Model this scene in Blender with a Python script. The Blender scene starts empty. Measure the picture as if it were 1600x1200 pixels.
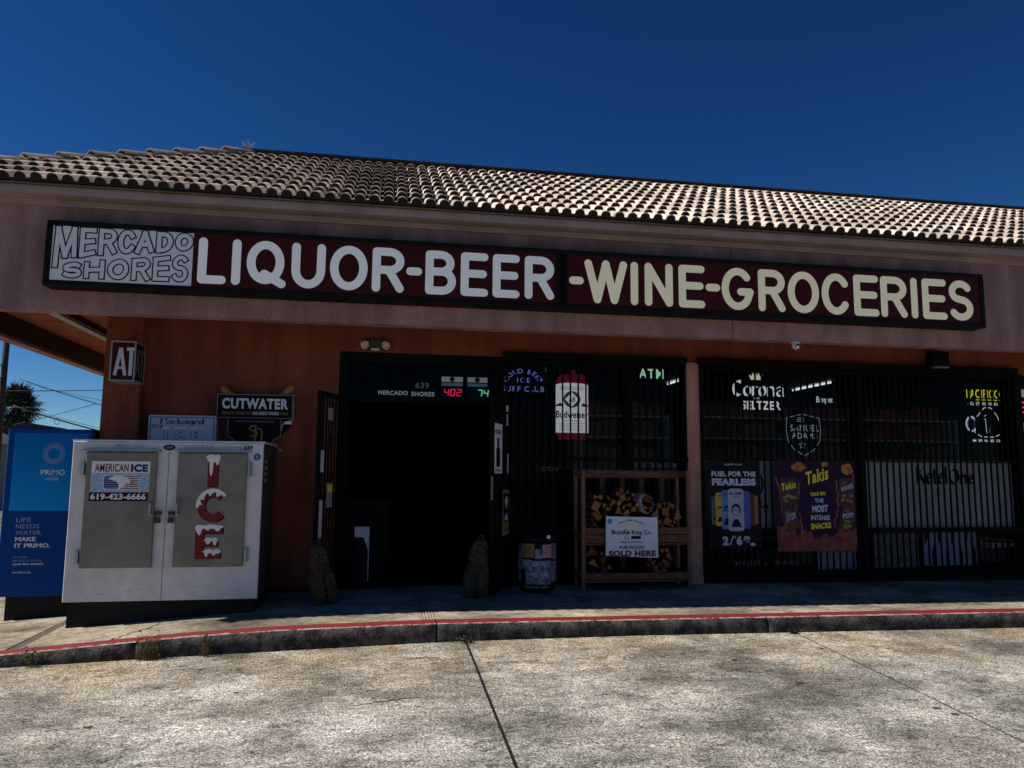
import bpy, math, random
from mathutils import Matrix, Vector, noise as mnoise
R = math.radians
random.seed(7)
S = bpy.context.scene
C = S.collection

# ---------------------------------------------------------------- camera, sky, sun, exposure
cam_data = bpy.data.cameras.new('camera'); cam = bpy.data.objects.new('camera', cam_data); C.objects.link(cam)
yaw, pitch, roll = R(9.45), R(6.85), R(0.35)
fwd = Vector((math.sin(yaw)*math.cos(pitch), math.cos(yaw)*math.cos(pitch), math.sin(pitch)))
r0 = Vector((math.cos(yaw), -math.sin(yaw), 0)); u0 = r0.cross(fwd)
up = u0*math.cos(roll) - r0*math.sin(roll); rt = r0*math.cos(roll) + u0*math.sin(roll)
cm = Matrix((rt, up, -fwd)).transposed().to_4x4(); cm.translation = (0, -8.8, 1.25)
cam.matrix_world = cm
cam_data.sensor_width = 36; cam_data.lens = 27; cam_data.clip_start = 0.05; cam_data.clip_end = 3000
S.camera = cam

TO_SUN = Vector((-3.30, 0.16, 3.95)).normalized()
world = bpy.data.worlds.new('World'); S.world = world; world.use_nodes = True
nt = world.node_tree; nt.nodes.clear()
wo = nt.nodes.new('ShaderNodeOutputWorld'); bg = nt.nodes.new('ShaderNodeBackground')
sky = nt.nodes.new('ShaderNodeTexSky'); sky.sky_type = 'NISHITA'; sky.sun_disc = False
sky.sun_elevation = math.asin(TO_SUN.z); sky.sun_rotation = math.atan2(TO_SUN.x, TO_SUN.y)
sky.altitude = 0; sky.air_density = 0.8; sky.dust_density = 0.0; sky.ozone_density = 4.0
hs = nt.nodes.new('ShaderNodeHueSaturation'); hs.inputs['Saturation'].default_value = 1.12
gm = nt.nodes.new('ShaderNodeGamma'); gm.inputs['Gamma'].default_value = 1.45
ml = nt.nodes.new('ShaderNodeMix'); ml.data_type = 'RGBA'; ml.blend_type = 'MULTIPLY'; ml.inputs['Factor'].default_value = 1; ml.inputs['B'].default_value = (0.52, 0.58, 0.62, 1)
nt.links.new(sky.outputs[0], gm.inputs[0]); nt.links.new(gm.outputs[0], hs.inputs['Color'])
nt.links.new(hs.outputs[0], ml.inputs['A']); nt.links.new(ml.outputs['Result'], bg.inputs[0]); bg.inputs[1].default_value = 0.05
nt.links.new(bg.outputs[0], wo.inputs[0])

sd = bpy.data.lights.new('sun', 'SUN'); sd.energy = 5.0; sd.angle = R(0.5); sd.color = (1.0, 0.93, 0.82)
sun = bpy.data.objects.new('sun', sd); C.objects.link(sun)
sun.rotation_euler = TO_SUN.to_track_quat('Z', 'Y').to_euler(); sun.location = TO_SUN*60

S.view_settings.view_transform = 'Standard'; S.view_settings.look = 'None'
S.view_settings.exposure = 0.0; S.view_settings.gamma = 1.0; S.view_settings.use_curve_mapping = False
S.cycles.max_bounces = 5; S.cycles.diffuse_bounces = 3; S.cycles.glossy_bounces = 2; S.cycles.transparent_max_bounces = 16
S.cycles.caustics_reflective = False; S.cycles.caustics_refractive = False

# ---------------------------------------------------------------- materials
MATS = {}
def nodes(m):
    m.use_nodes = True; t = m.node_tree
    return t, t.nodes['Principled BSDF']
def mat(name, col, rough=0.6, var=0.0, scale=6.0, bump=0.0, bscale=80.0, metal=0.0, emit=None, estr=0.0, spec=0.3, col2=None, detail=5.0, stretch=(1, 1, 1), rnd=0.0):
    m = bpy.data.materials.new(name); t, b = nodes(m); N = t.nodes.new; L = t.links.new
    b.inputs['Roughness'].default_value = rough; b.inputs['Metallic'].default_value = metal
    b.inputs['Specular IOR Level'].default_value = spec
    b.inputs['Base Color'].default_value = (*col, 1)
    if emit:
        b.inputs['Emission Color'].default_value = (*emit, 1); b.inputs['Emission Strength'].default_value = estr
    tc = N('ShaderNodeTexCoord'); mp = N('ShaderNodeMapping'); mp.inputs['Scale'].default_value = stretch
    L(tc.outputs['Object'], mp.inputs[0])
    vec = mp.outputs[0]
    if rnd:
        oi = N('ShaderNodeObjectInfo'); ge = N('ShaderNodeNewGeometry')
        ad = N('ShaderNodeMath'); ad.operation = 'ADD'; L(oi.outputs['Random'], ad.inputs[0]); L(ge.outputs['Random Per Island'], ad.inputs[1])
        fr = N('ShaderNodeMath'); fr.operation = 'FRACT'; L(ad.outputs[0], fr.inputs[0])
        va = N('ShaderNodeVectorMath'); va.operation = 'MULTIPLY_ADD'
        cx = N('ShaderNodeCombineXYZ'); L(fr.outputs[0], cx.inputs[0]); L(fr.outputs[0], cx.inputs[1])
        va.inputs[1].default_value = (37, 53, 0); L(cx.outputs[0], va.inputs[0]); L(vec, va.inputs[2]); vec = va.outputs[0]
    if var or col2:
        n = N('ShaderNodeTexNoise'); n.inputs['Scale'].default_value = scale; n.inputs['Detail'].default_value = detail
        n.inputs['Roughness'].default_value = 0.62; L(vec, n.inputs['Vector'])
        mr = N('ShaderNodeMapRange'); mr.inputs[1].default_value = 0.3; mr.inputs[2].default_value = 0.7; L(n.outputs[0], mr.inputs[0])
        mx = N('ShaderNodeMix'); mx.data_type = 'RGBA'; L(mr.outputs[0], mx.inputs['Factor'])
        c2 = col2 if col2 else tuple(c*(1-var) for c in col)
        mx.inputs['A'].default_value = (*c2, 1); mx.inputs['B'].default_value = (*(col if col2 else tuple(min(1, c*(1+var*0.6)) for c in col)), 1)
        out = mx.outputs['Result']
        if rnd:
            m2 = N('ShaderNodeMapRange'); m2.inputs[3].default_value = 1-rnd; m2.inputs[4].default_value = 1+rnd*0.5; L(fr.outputs[0], m2.inputs[0])
            vm = N('ShaderNodeMix'); vm.data_type = 'RGBA'; vm.blend_type = 'MULTIPLY'; vm.inputs['Factor'].default_value = 1
            L(out, vm.inputs['A']); L(m2.outputs[0], vm.inputs['B']); out = vm.outputs['Result']
        L(out, b.inputs['Base Color'])
    if bump:
        n2 = N('ShaderNodeTexNoise'); n2.inputs['Scale'].default_value = bscale; n2.inputs['Detail'].default_value = 4; L(vec, n2.inputs['Vector'])
        bp = N('ShaderNodeBump'); bp.inputs['Strength'].default_value = bump; bp.inputs['Distance'].default_value = 0.02
        L(n2.outputs[0], bp.inputs['Height']); L(bp.outputs[0], b.inputs['Normal'])
    MATS[name] = m
    return m
def M(n): return MATS[n]

def rampmul(t, base, fac, lo, hi):
    """base * lerp(lo,hi,fac)"""
    N = t.nodes.new; L = t.links.new
    mr = N('ShaderNodeMapRange'); mr.inputs[3].default_value = lo; mr.inputs[4].default_value = hi; L(fac, mr.inputs[0])
    vm = N('ShaderNodeMix'); vm.data_type = 'RGBA'; vm.blend_type = 'MULTIPLY'; vm.inputs['Factor'].default_value = 1
    L(base, vm.inputs['A']); L(mr.outputs[0], vm.inputs['B']); return vm.outputs['Result']

def concrete(name, ca, cb, tan=None, grain=(0.55, 1.45), gum=True):
    m = bpy.data.materials.new(name); t, b = nodes(m); N = t.nodes.new; L = t.links.new
    tc = N('ShaderNodeTexCoord'); P = tc.outputs['Object']
    def ns(scale, detail, rough=0.6, st=(1, 1, 1), lo=0.3, hi=0.7, loc=(0, 0, 0)):
        mp = N('ShaderNodeMapping'); mp.inputs['Scale'].default_value = st; mp.inputs['Location'].default_value = loc; L(P, mp.inputs[0])
        n = N('ShaderNodeTexNoise'); n.inputs['Scale'].default_value = scale; n.inputs['Detail'].default_value = detail; n.inputs['Roughness'].default_value = rough
        L(mp.outputs[0], n.inputs['Vector'])
        mr = N('ShaderNodeMapRange'); mr.inputs[1].default_value = lo; mr.inputs[2].default_value = hi; L(n.outputs[0], mr.inputs[0]); return mr.outputs[0], n.outputs[0]
    big, _ = ns(0.9, 5, 0.65)
    mx = N('ShaderNodeMix'); mx.data_type = 'RGBA'; mx.inputs['A'].default_value = (*ca, 1); mx.inputs['B'].default_value = (*cb, 1); L(big, mx.inputs['Factor'])
    col = mx.outputs['Result']
    if tan:
        sp = N('ShaderNodeSeparateXYZ'); L(P, sp.inputs[0])
        g = N('ShaderNodeMapRange'); g.inputs[1].default_value = -3.6; g.inputs[2].default_value = -2.0; L(sp.outputs[1], g.inputs[0])
        b2, _ = ns(2.2, 6, 0.6, loc=(5, 2, 0)); mm = N('ShaderNodeMath'); mm.operation = 'MULTIPLY'; L(g.outputs[0], mm.inputs[0]); L(b2, mm.inputs[1])
        mx2 = N('ShaderNodeMix'); mx2.data_type = 'RGBA'; mx2.inputs['B'].default_value = (*tan, 1); L(col, mx2.inputs['A']); L(mm.outputs[0], mx2.inputs['Factor']); col = mx2.outputs['Result']
    g1, h1 = ns(70, 2, 0.85, lo=0.38, hi=0.62)
    g2, h2 = ns(26, 3, 0.75, st=(0.6, 1, 1), lo=0.36, hi=0.64)
    col = rampmul(t, col, g1, *grain); col = rampmul(t, col, g2, 0.68, 1.22)
    sm, _ = ns(2.3, 6, 0.72, st=(0.6, 1, 1), lo=0.36, hi=0.56, loc=(3, 9, 0)); col = rampmul(t, col, sm, 0.48, 1.08)
    st2, _ = ns(9, 6, 0.75, st=(0.5, 1, 1), lo=0.34, hi=0.46, loc=(1, 4, 0)); col = rampmul(t, col, st2, 0.42, 1.0)
    st3, _ = ns(0.7, 3, 0.6, lo=0.38, hi=0.56, loc=(8, 1, 0)); col = rampmul(t, col, st3, 0.54, 1.12)
    if gum:
        mp = N('ShaderNodeMapping'); mp.inputs['Scale'].default_value = (0.8, 1, 1); L(P, mp.inputs[0])
        v = N('ShaderNodeTexVoronoi'); v.inputs['Scale'].default_value = 3.0; v.inputs['Randomness'].default_value = 1; L(mp.outputs[0], v.inputs['Vector'])
        hx = N('ShaderNodeSeparateColor'); L(v.outputs['Color'], hx.inputs[0])
        th = N('ShaderNodeMapRange'); th.inputs[1].default_value = 0; th.inputs[2].default_value = 1; th.inputs[3].default_value = -0.02; th.inputs[4].default_value = 0.10; L(hx.outputs[0], th.inputs[0])
        gt = N('ShaderNodeMath'); gt.operation = 'GREATER_THAN'; L(v.outputs['Distance'], gt.inputs[0]); L(th.outputs[0], gt.inputs[1])
        col = rampmul(t, col, gt.outputs[0], 0.16, 1.0)
    oi = N('ShaderNodeObjectInfo'); col = rampmul(t, col, oi.outputs['Random'], 0.86, 1.08)
    if gum:
        ty, _ = ns(1.3, 4, 0.6, st=(1.6, 0.16, 1), lo=0.36, hi=0.50, loc=(2.3, 0.4, 0)); col = rampmul(t, col, ty, 0.74, 1.0)
    L(col, b.inputs['Base Color']); b.inputs['Roughness'].default_value = 0.85; b.inputs['Specular IOR Level'].default_value = 0.2
    bp = N('ShaderNodeBump'); bp.inputs['Strength'].default_value = 0.5; bp.inputs['Distance'].default_value = 0.012; L(h1, bp.inputs['Height']); L(bp.outputs[0], b.inputs['Normal'])
    MATS[name] = m

concrete('parking_concrete', (0.30, 0.275, 0.235), (0.62, 0.60, 0.555), tan=(0.45, 0.355, 0.22), grain=(0.22, 1.68))
concrete('walk_concrete', (0.36, 0.305, 0.22), (0.50, 0.44, 0.34), grain=(0.75, 1.2), gum=False)
concrete('ground_dirt', (0.20, 0.17, 0.12), (0.32, 0.27, 0.2), gum=False)

def kerb_material():
    m = bpy.data.materials.new('kerb_concrete'); t, b = nodes(m); N = t.nodes.new; L = t.links.new
    tc = N('ShaderNodeTexCoord'); n = N('ShaderNodeTexNoise'); n.inputs['Scale'].default_value = 9; n.inputs['Detail'].default_value = 8; n.inputs['Roughness'].default_value = 0.7
    L(tc.outputs['Object'], n.inputs['Vector'])
    n2 = N('ShaderNodeTexNoise'); n2.inputs['Scale'].default_value = 45; n2.inputs['Detail'].default_value = 5; L(tc.outputs['Object'], n2.inputs['Vector'])
    cr = N('ShaderNodeValToRGB'); e = cr.color_ramp.elements; e[0].position = 0.42; e[0].color = (0.014, 0.013, 0.012, 1); e[1].position = 0.80; e[1].color = (0.20, 0.19, 0.17, 1)
    L(n.outputs[0], cr.inputs[0]); col = rampmul(t, cr.outputs[0], n2.outputs[0], 0.4, 1.5)
    L(col, b.inputs['Base Color']); b.inputs['Roughness'].default_value = 0.9
    bp = N('ShaderNodeBump'); bp.inputs['Strength'].default_value = 0.7; bp.inputs['Distance'].default_value = 0.02; L(n2.outputs[0], bp.inputs['Height']); L(bp.outputs[0], b.inputs['Normal'])
    MATS['kerb_concrete'] = m
    m = bpy.data.materials.new('kerb_red'); t, b = nodes(m); N = t.nodes.new; L = t.links.new
    tc = N('ShaderNodeTexCoord'); n = N('ShaderNodeTexNoise'); n.inputs['Scale'].default_value = 14; n.inputs['Detail'].default_value = 9; n.inputs['Roughness'].default_value = 0.75
    L(tc.outputs['Object'], n.inputs['Vector'])
    sp = N('ShaderNodeSeparateXYZ'); L(tc.outputs['Object'], sp.inputs[0])
    edge = N('ShaderNodeMapRange'); edge.inputs[1].default_value = -1.895; edge.inputs[2].default_value = -1.965; edge.inputs[3].default_value = -0.18; edge.inputs[4].default_value = 0.13; L(sp.outputs[1], edge.inputs[0])
    ad = N('ShaderNodeMath'); L(edge.outputs[0], ad.inputs[0]); L(n.outputs[0], ad.inputs[1])
    cr = N('ShaderNodeValToRGB'); e = cr.color_ramp.elements; e[0].position = 0.50; e[0].color = (0.27, 0.015, 0.022, 1); e[1].position = 0.60; e[1].color = (0.42, 0.38, 0.33, 1)
    k = cr.color_ramp.elements.new(0.38); k.color = (0.20, 0.012, 0.018, 1)
    L(ad.outputs[0], cr.inputs[0]); L(cr.outputs[0], b.inputs['Base Color']); b.inputs['Roughness'].default_value = 0.7
    MATS['kerb_red'] = m
kerb_material()

def stucco(name, ca, cb, soot=None, bump=0.8):
    m = bpy.data.materials.new(name); t, b = nodes(m); N = t.nodes.new; L = t.links.new
    tc = N('ShaderNodeTexCoord'); P = tc.outputs['Object']
    n = N('ShaderNodeTexNoise'); n.inputs['Scale'].default_value = 1.6; n.inputs['Detail'].default_value = 7; n.inputs['Roughness'].default_value = 0.65; L(P, n.inputs['Vector'])
    mr = N('ShaderNodeMapRange'); mr.inputs[1].default_value = 0.32; mr.inputs[2].default_value = 0.68; L(n.outputs[0], mr.inputs[0])
    mx = N('ShaderNodeMix'); mx.data_type = 'RGBA'; mx.inputs['A'].default_value = (*ca, 1); mx.inputs['B'].default_value = (*cb, 1); L(mr.outputs[0], mx.inputs['Factor'])
    n2 = N('ShaderNodeTexNoise'); n2.inputs['Scale'].default_value = 60; n2.inputs['Detail'].default_value = 5; n2.inputs['Roughness'].default_value = 0.75; L(P, n2.inputs['Vector'])
    m2 = N('ShaderNodeMapRange'); m2.inputs[1].default_value = 0.3; m2.inputs[2].default_value = 0.7; L(n2.outputs[0], m2.inputs[0])
    col = rampmul(t, mx.outputs['Result'], m2.outputs[0], 0.45, 1.42)
    mps = N('ShaderNodeMapping'); mps.inputs['Scale'].default_value = (3.2, 3.2, 0.35); L(P, mps.inputs[0])
    n5 = N('ShaderNodeTexNoise'); n5.inputs['Scale'].default_value = 1.7; n5.inputs['Detail'].default_value = 5; L(mps.outputs[0], n5.inputs['Vector'])
    m5 = N('ShaderNodeMapRange'); m5.inputs[1].default_value = 0.35; m5.inputs[2].default_value = 0.62; L(n5.outputs[0], m5.inputs[0])
    col = rampmul(t, col, m5.outputs[0], 0.76, 1.08)
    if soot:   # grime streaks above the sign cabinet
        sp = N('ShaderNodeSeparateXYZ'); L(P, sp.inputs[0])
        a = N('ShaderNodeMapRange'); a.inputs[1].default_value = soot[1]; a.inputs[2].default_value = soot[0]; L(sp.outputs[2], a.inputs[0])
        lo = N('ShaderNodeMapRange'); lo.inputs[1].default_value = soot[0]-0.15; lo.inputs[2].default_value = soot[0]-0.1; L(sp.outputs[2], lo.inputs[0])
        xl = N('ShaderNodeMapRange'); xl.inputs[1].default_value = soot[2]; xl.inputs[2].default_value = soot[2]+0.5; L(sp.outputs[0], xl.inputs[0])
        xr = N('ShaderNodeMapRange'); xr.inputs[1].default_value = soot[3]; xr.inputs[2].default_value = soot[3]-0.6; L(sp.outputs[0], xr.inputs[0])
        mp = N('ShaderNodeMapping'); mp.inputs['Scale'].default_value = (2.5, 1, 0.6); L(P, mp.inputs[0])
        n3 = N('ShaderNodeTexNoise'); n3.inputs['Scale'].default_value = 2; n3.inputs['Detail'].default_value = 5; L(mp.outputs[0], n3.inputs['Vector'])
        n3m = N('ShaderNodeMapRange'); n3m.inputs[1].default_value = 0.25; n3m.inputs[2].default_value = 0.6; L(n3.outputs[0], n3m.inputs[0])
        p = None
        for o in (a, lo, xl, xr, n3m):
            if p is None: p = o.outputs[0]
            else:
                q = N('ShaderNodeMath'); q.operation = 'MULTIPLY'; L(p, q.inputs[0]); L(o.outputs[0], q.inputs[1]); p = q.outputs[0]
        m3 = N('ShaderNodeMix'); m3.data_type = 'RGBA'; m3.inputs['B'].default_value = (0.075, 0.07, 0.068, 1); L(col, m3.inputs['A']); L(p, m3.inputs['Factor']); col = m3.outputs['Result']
    L(col, b.inputs['Base Color']); b.inputs['Roughness'].default_value = 0.9; b.inputs['Specular IOR Level'].default_value = 0.15
    bp = N('ShaderNodeBump'); bp.inputs['Strength'].default_value = bump; bp.inputs['Distance'].default_value = 0.015; L(n2.outputs[0], bp.inputs['Height']); L(bp.outputs[0], b.inputs['Normal'])
    MATS[name] = m
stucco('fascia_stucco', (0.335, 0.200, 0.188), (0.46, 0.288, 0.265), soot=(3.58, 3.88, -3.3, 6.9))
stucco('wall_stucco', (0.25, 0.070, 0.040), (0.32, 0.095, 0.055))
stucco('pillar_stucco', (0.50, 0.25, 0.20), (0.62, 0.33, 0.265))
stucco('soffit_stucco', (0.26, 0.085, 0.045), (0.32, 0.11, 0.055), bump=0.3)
mat('trim_board', (0.36, 0.26, 0.25), 0.7, var=0.25, scale=3, bump=0.15, bscale=40)
mat('roof_tile', (0.82, 0.75, 0.66), 0.75, var=0.3, scale=9, bump=0.3, bscale=60, rnd=0.34, col2=(0.50, 0.37, 0.305))
mat('hip_tile', (0.15, 0.13, 0.115), 0.75, var=0.4, scale=9, bump=0.3, bscale=60, rnd=0.25)
mat('roof_deck', (0.02, 0.017, 0.015), 0.9)
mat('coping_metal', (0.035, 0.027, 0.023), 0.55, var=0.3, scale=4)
mat('sign_black', (0.006, 0.006, 0.006), 0.6, var=0.3, scale=12, spec=0.15)
mat('sign_red', (0.060, 0.006, 0.006), 0.5, var=0.15, scale=2, spec=0.15)
mat('sign_white', (0.82, 0.82, 0.80), 0.4, var=0.06, scale=3)
mat('sign_cream', (0.86, 0.79, 0.52), 0.4, var=0.06, scale=3)
mat('added_glow_white', (0.82, 0.82, 0.80), 0.4, var=0.06, scale=3, emit=(0.90, 0.94, 1.0), estr=0.10)  # faint emission added to brighten the shaded sign's letters and name panel
mat('added_glow_cream', (0.86, 0.79, 0.52), 0.4, var=0.06, scale=3, emit=(1.0, 0.93, 0.68), estr=0.13)
mat('added_glow_grey', (0.55, 0.56, 0.60), 0.4, var=0.08, scale=3, emit=(0.90, 0.94, 1.0), estr=0.05)
mat('sign_grey', (0.55, 0.56, 0.60), 0.4, var=0.08, scale=3)
mat('ink_black', (0.006, 0.006, 0.007), 0.6, spec=0.15)
mat('ink_dark', (0.008, 0.008, 0.012), 0.6, spec=0.15)
mat('ink_white', (0.78, 0.78, 0.80), 0.5)
mat('ink_grey', (0.18, 0.18, 0.19), 0.5)
mat('ink_dim', (0.28, 0.28, 0.29), 0.5)
mat('ink_red', (0.17, 0.007, 0.010), 0.5)
mat('ink_maroon', (0.04, 0.004, 0.005), 0.5, spec=0.15)
mat('ink_yellow', (0.90, 0.74, 0.02), 0.5)
mat('ink_gold', (0.32, 0.19, 0.05), 0.5)
mat('ink_blue', (0.02, 0.03, 0.16), 0.5)
mat('ink_sky', (0.10, 0.25, 0.55), 0.5)
mat('ink_orange', (0.75, 0.20, 0.02), 0.5)
mat('ink_purple', (0.035, 0.006, 0.045), 0.5, col2=(0.18, 0.02, 0.04), scale=7)
mat('chest_white', (0.70, 0.69, 0.67), 0.45, var=0.16, scale=5, bump=0.05, bscale=30)
mat('chest_dark', (0.05, 0.05, 0.05), 0.6, var=0.3, scale=8)
mat('chest_base', (0.01, 0.01, 0.01), 0.8)
mat('galvanised', (0.265, 0.245, 0.21), 0.48, var=0.35, scale=3.5, bump=0.05, bscale=110, metal=0.35, col2=(0.185, 0.165, 0.135), detail=12)
mat('chrome', (0.30, 0.30, 0.30), 0.35, metal=0.9)
mat('ice_blue', (0.55, 0.68, 0.80), 0.5, col2=(0.10, 0.30, 0.50), scale=40)
mat('kiosk_blue', (0.004, 0.055, 0.26), 0.5, var=0.1, scale=2, spec=0.1)
mat('kiosk_side', (0.012, 0.015, 0.03), 0.5)
mat('kiosk_ink', (0.30, 0.42, 0.62), 0.5)
mat('bar_black', (0.005, 0.005, 0.005), 0.7, spec=0.1)
mat('frame_dark', (0.006, 0.006, 0.006), 0.7, spec=0.1)
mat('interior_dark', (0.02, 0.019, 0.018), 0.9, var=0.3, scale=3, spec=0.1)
mat('shelf_grey', (0.30, 0.30, 0.30), 0.5)
mat('carton_brown', (0.16, 0.065, 0.04), 0.7, var=0.4, scale=20, rnd=0.5)
mat('carton_red', (0.20, 0.03, 0.03), 0.7, var=0.4, scale=20, rnd=0.5)
mat('lumber', (0.24, 0.105, 0.06), 0.75, col2=(0.07, 0.027, 0.016), scale=9, stretch=(1, 6, 6), bump=0.3, bscale=30)
mat('lumber_post_lit', (0.30, 0.135, 0.08), 0.75, col2=(0.10, 0.04, 0.022), scale=9, stretch=(6, 6, 1), bump=0.3, bscale=30)  # lighter copy of lumber, light on the post edges put into the colour
mat('log_end', (0.46, 0.185, 0.055), 0.8, col2=(0.16, 0.055, 0.02), scale=26, rnd=0.75, detail=8)
mat('log_bark', (0.10, 0.045, 0.03), 0.9, var=0.5, scale=25)
mat('bag_plastic', (0.5, 0.52, 0.54), 0.3, var=0.3, scale=25)
mat('sand_cloth', (0.11, 0.09, 0.06), 0.95, col2=(0.012, 0.01, 0.008), scale=34, bump=0.9, bscale=40, detail=8, spec=0.05)
mat('paper_white', (0.74, 0.76, 0.82), 0.5, var=0.06, scale=10)
mat('panel_white', (0.30, 0.30, 0.31), 0.5, var=0.25, scale=3, stretch=(1, 1, 0.5))
mat('camera_white', (0.70, 0.69, 0.66), 0.4)
mat('lamp_lens', (0.60, 0.52, 0.38), 0.25)
mat('weed_green', (0.06, 0.07, 0.02), 0.8, var=0.5, scale=12)
mat('weed_dry', (0.24, 0.17, 0.07), 0.85, var=0.4, scale=12)
mat('weed_grey', (0.42, 0.42, 0.33), 0.85, var=0.3, scale=12)
mat('palm_green', (0.045, 0.055, 0.025), 0.6, var=0.5, scale=3)
mat('palm_dead', (0.16, 0.12, 0.07), 0.8, var=0.5, scale=3)
mat('bark', (0.05, 0.038, 0.03), 0.9, var=0.4, scale=6)
mat('wire', (0.02, 0.03, 0.04), 0.6)
mat('house_wall', (0.22, 0.21, 0.20), 0.8, var=0.1)
mat('house_roof', (0.09, 0.08, 0.08), 0.9)
mat('neon_blue', (0.02, 0.02, 0.05), 0.4, emit=(0.25, 0.25, 0.75), estr=0.55)
mat('neon_green', (0.02, 0.03, 0.02), 0.4, emit=(0.55, 1.0, 0.70), estr=0.55)
mat('neon_white', (0.05, 0.05, 0.05), 0.4, emit=(0.9, 0.95, 1.0), estr=0.55)
mat('neon_grey', (0.05, 0.05, 0.05), 0.4, emit=(0.9, 0.95, 1.0), estr=0.22)
mat('neon_yellow', (0.05, 0.05, 0.01), 0.4, emit=(1.0, 0.85, 0.05), estr=0.55)
mat('led_red', (0.03, 0, 0), 0.4, emit=(1.0, 0.02, 0.08), estr=0.75)
mat('led_green', (0, 0.03, 0.01), 0.4, emit=(0.25, 1.0, 0.55), estr=0.6)
mat('backlit_white', (0.5, 0.5, 0.5), 0.4, emit=(0.9, 0.92, 1.0), estr=0.38)
mat('backlit_red', (0.14, 0.008, 0.015), 0.4, emit=(0.5, 0.01, 0.05), estr=0.08)
mat('tube_lit', (0.8, 0.8, 0.8), 0.4, emit=(0.92, 0.97, 1.0), estr=1.0)

def special():
    m = bpy.data.materials.new('window_glass'); m.use_nodes = True; t = m.node_tree; t.nodes.clear(); N = t.nodes.new; L = t.links.new
    o = N('ShaderNodeOutputMaterial'); mx = N('ShaderNodeMixShader'); tr = N('ShaderNodeBsdfTransparent'); tr.inputs[0].default_value = (0.72, 0.74, 0.74, 1)
    gl = N('ShaderNodeBsdfGlossy'); gl.inputs['Roughness'].default_value = 0.03; fr = N('ShaderNodeFresnel'); fr.inputs['IOR'].default_value = 1.18
    L(fr.outputs[0], mx.inputs[0]); L(tr.outputs[0], mx.inputs[1]); L(gl.outputs[0], mx.inputs[2]); L(mx.outputs[0], o.inputs[0])
    MATS['window_glass'] = m
    # printed colour fade of the kiosk graphic (lighter towards its lower edge)
    m = bpy.data.materials.new('kiosk_graphic'); t, b = nodes(m); N = t.nodes.new; L = t.links.new
    tc = N('ShaderNodeTexCoord'); sp = N('ShaderNodeSeparateXYZ'); L(tc.outputs['Object'], sp.inputs[0])
    cr = N('ShaderNodeValToRGB'); mr = N('ShaderNodeMapRange'); mr.inputs[1].default_value = 1.0; mr.inputs[2].default_value = 1.76
    L(sp.outputs[2], mr.inputs[0]); L(mr.outputs[0], cr.inputs[0])
    e = cr.color_ramp.elements; e[0].color = (0.002, 0.33, 0.80, 1); e[1].color = (0.002, 0.16, 0.48, 1); b.inputs['Specular IOR Level'].default_value = 0.1
    L(cr.outputs[0], b.inputs['Base Color']); b.inputs['Roughness'].default_value = 0.4
    MATS['kiosk_graphic'] = m
special()

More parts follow.
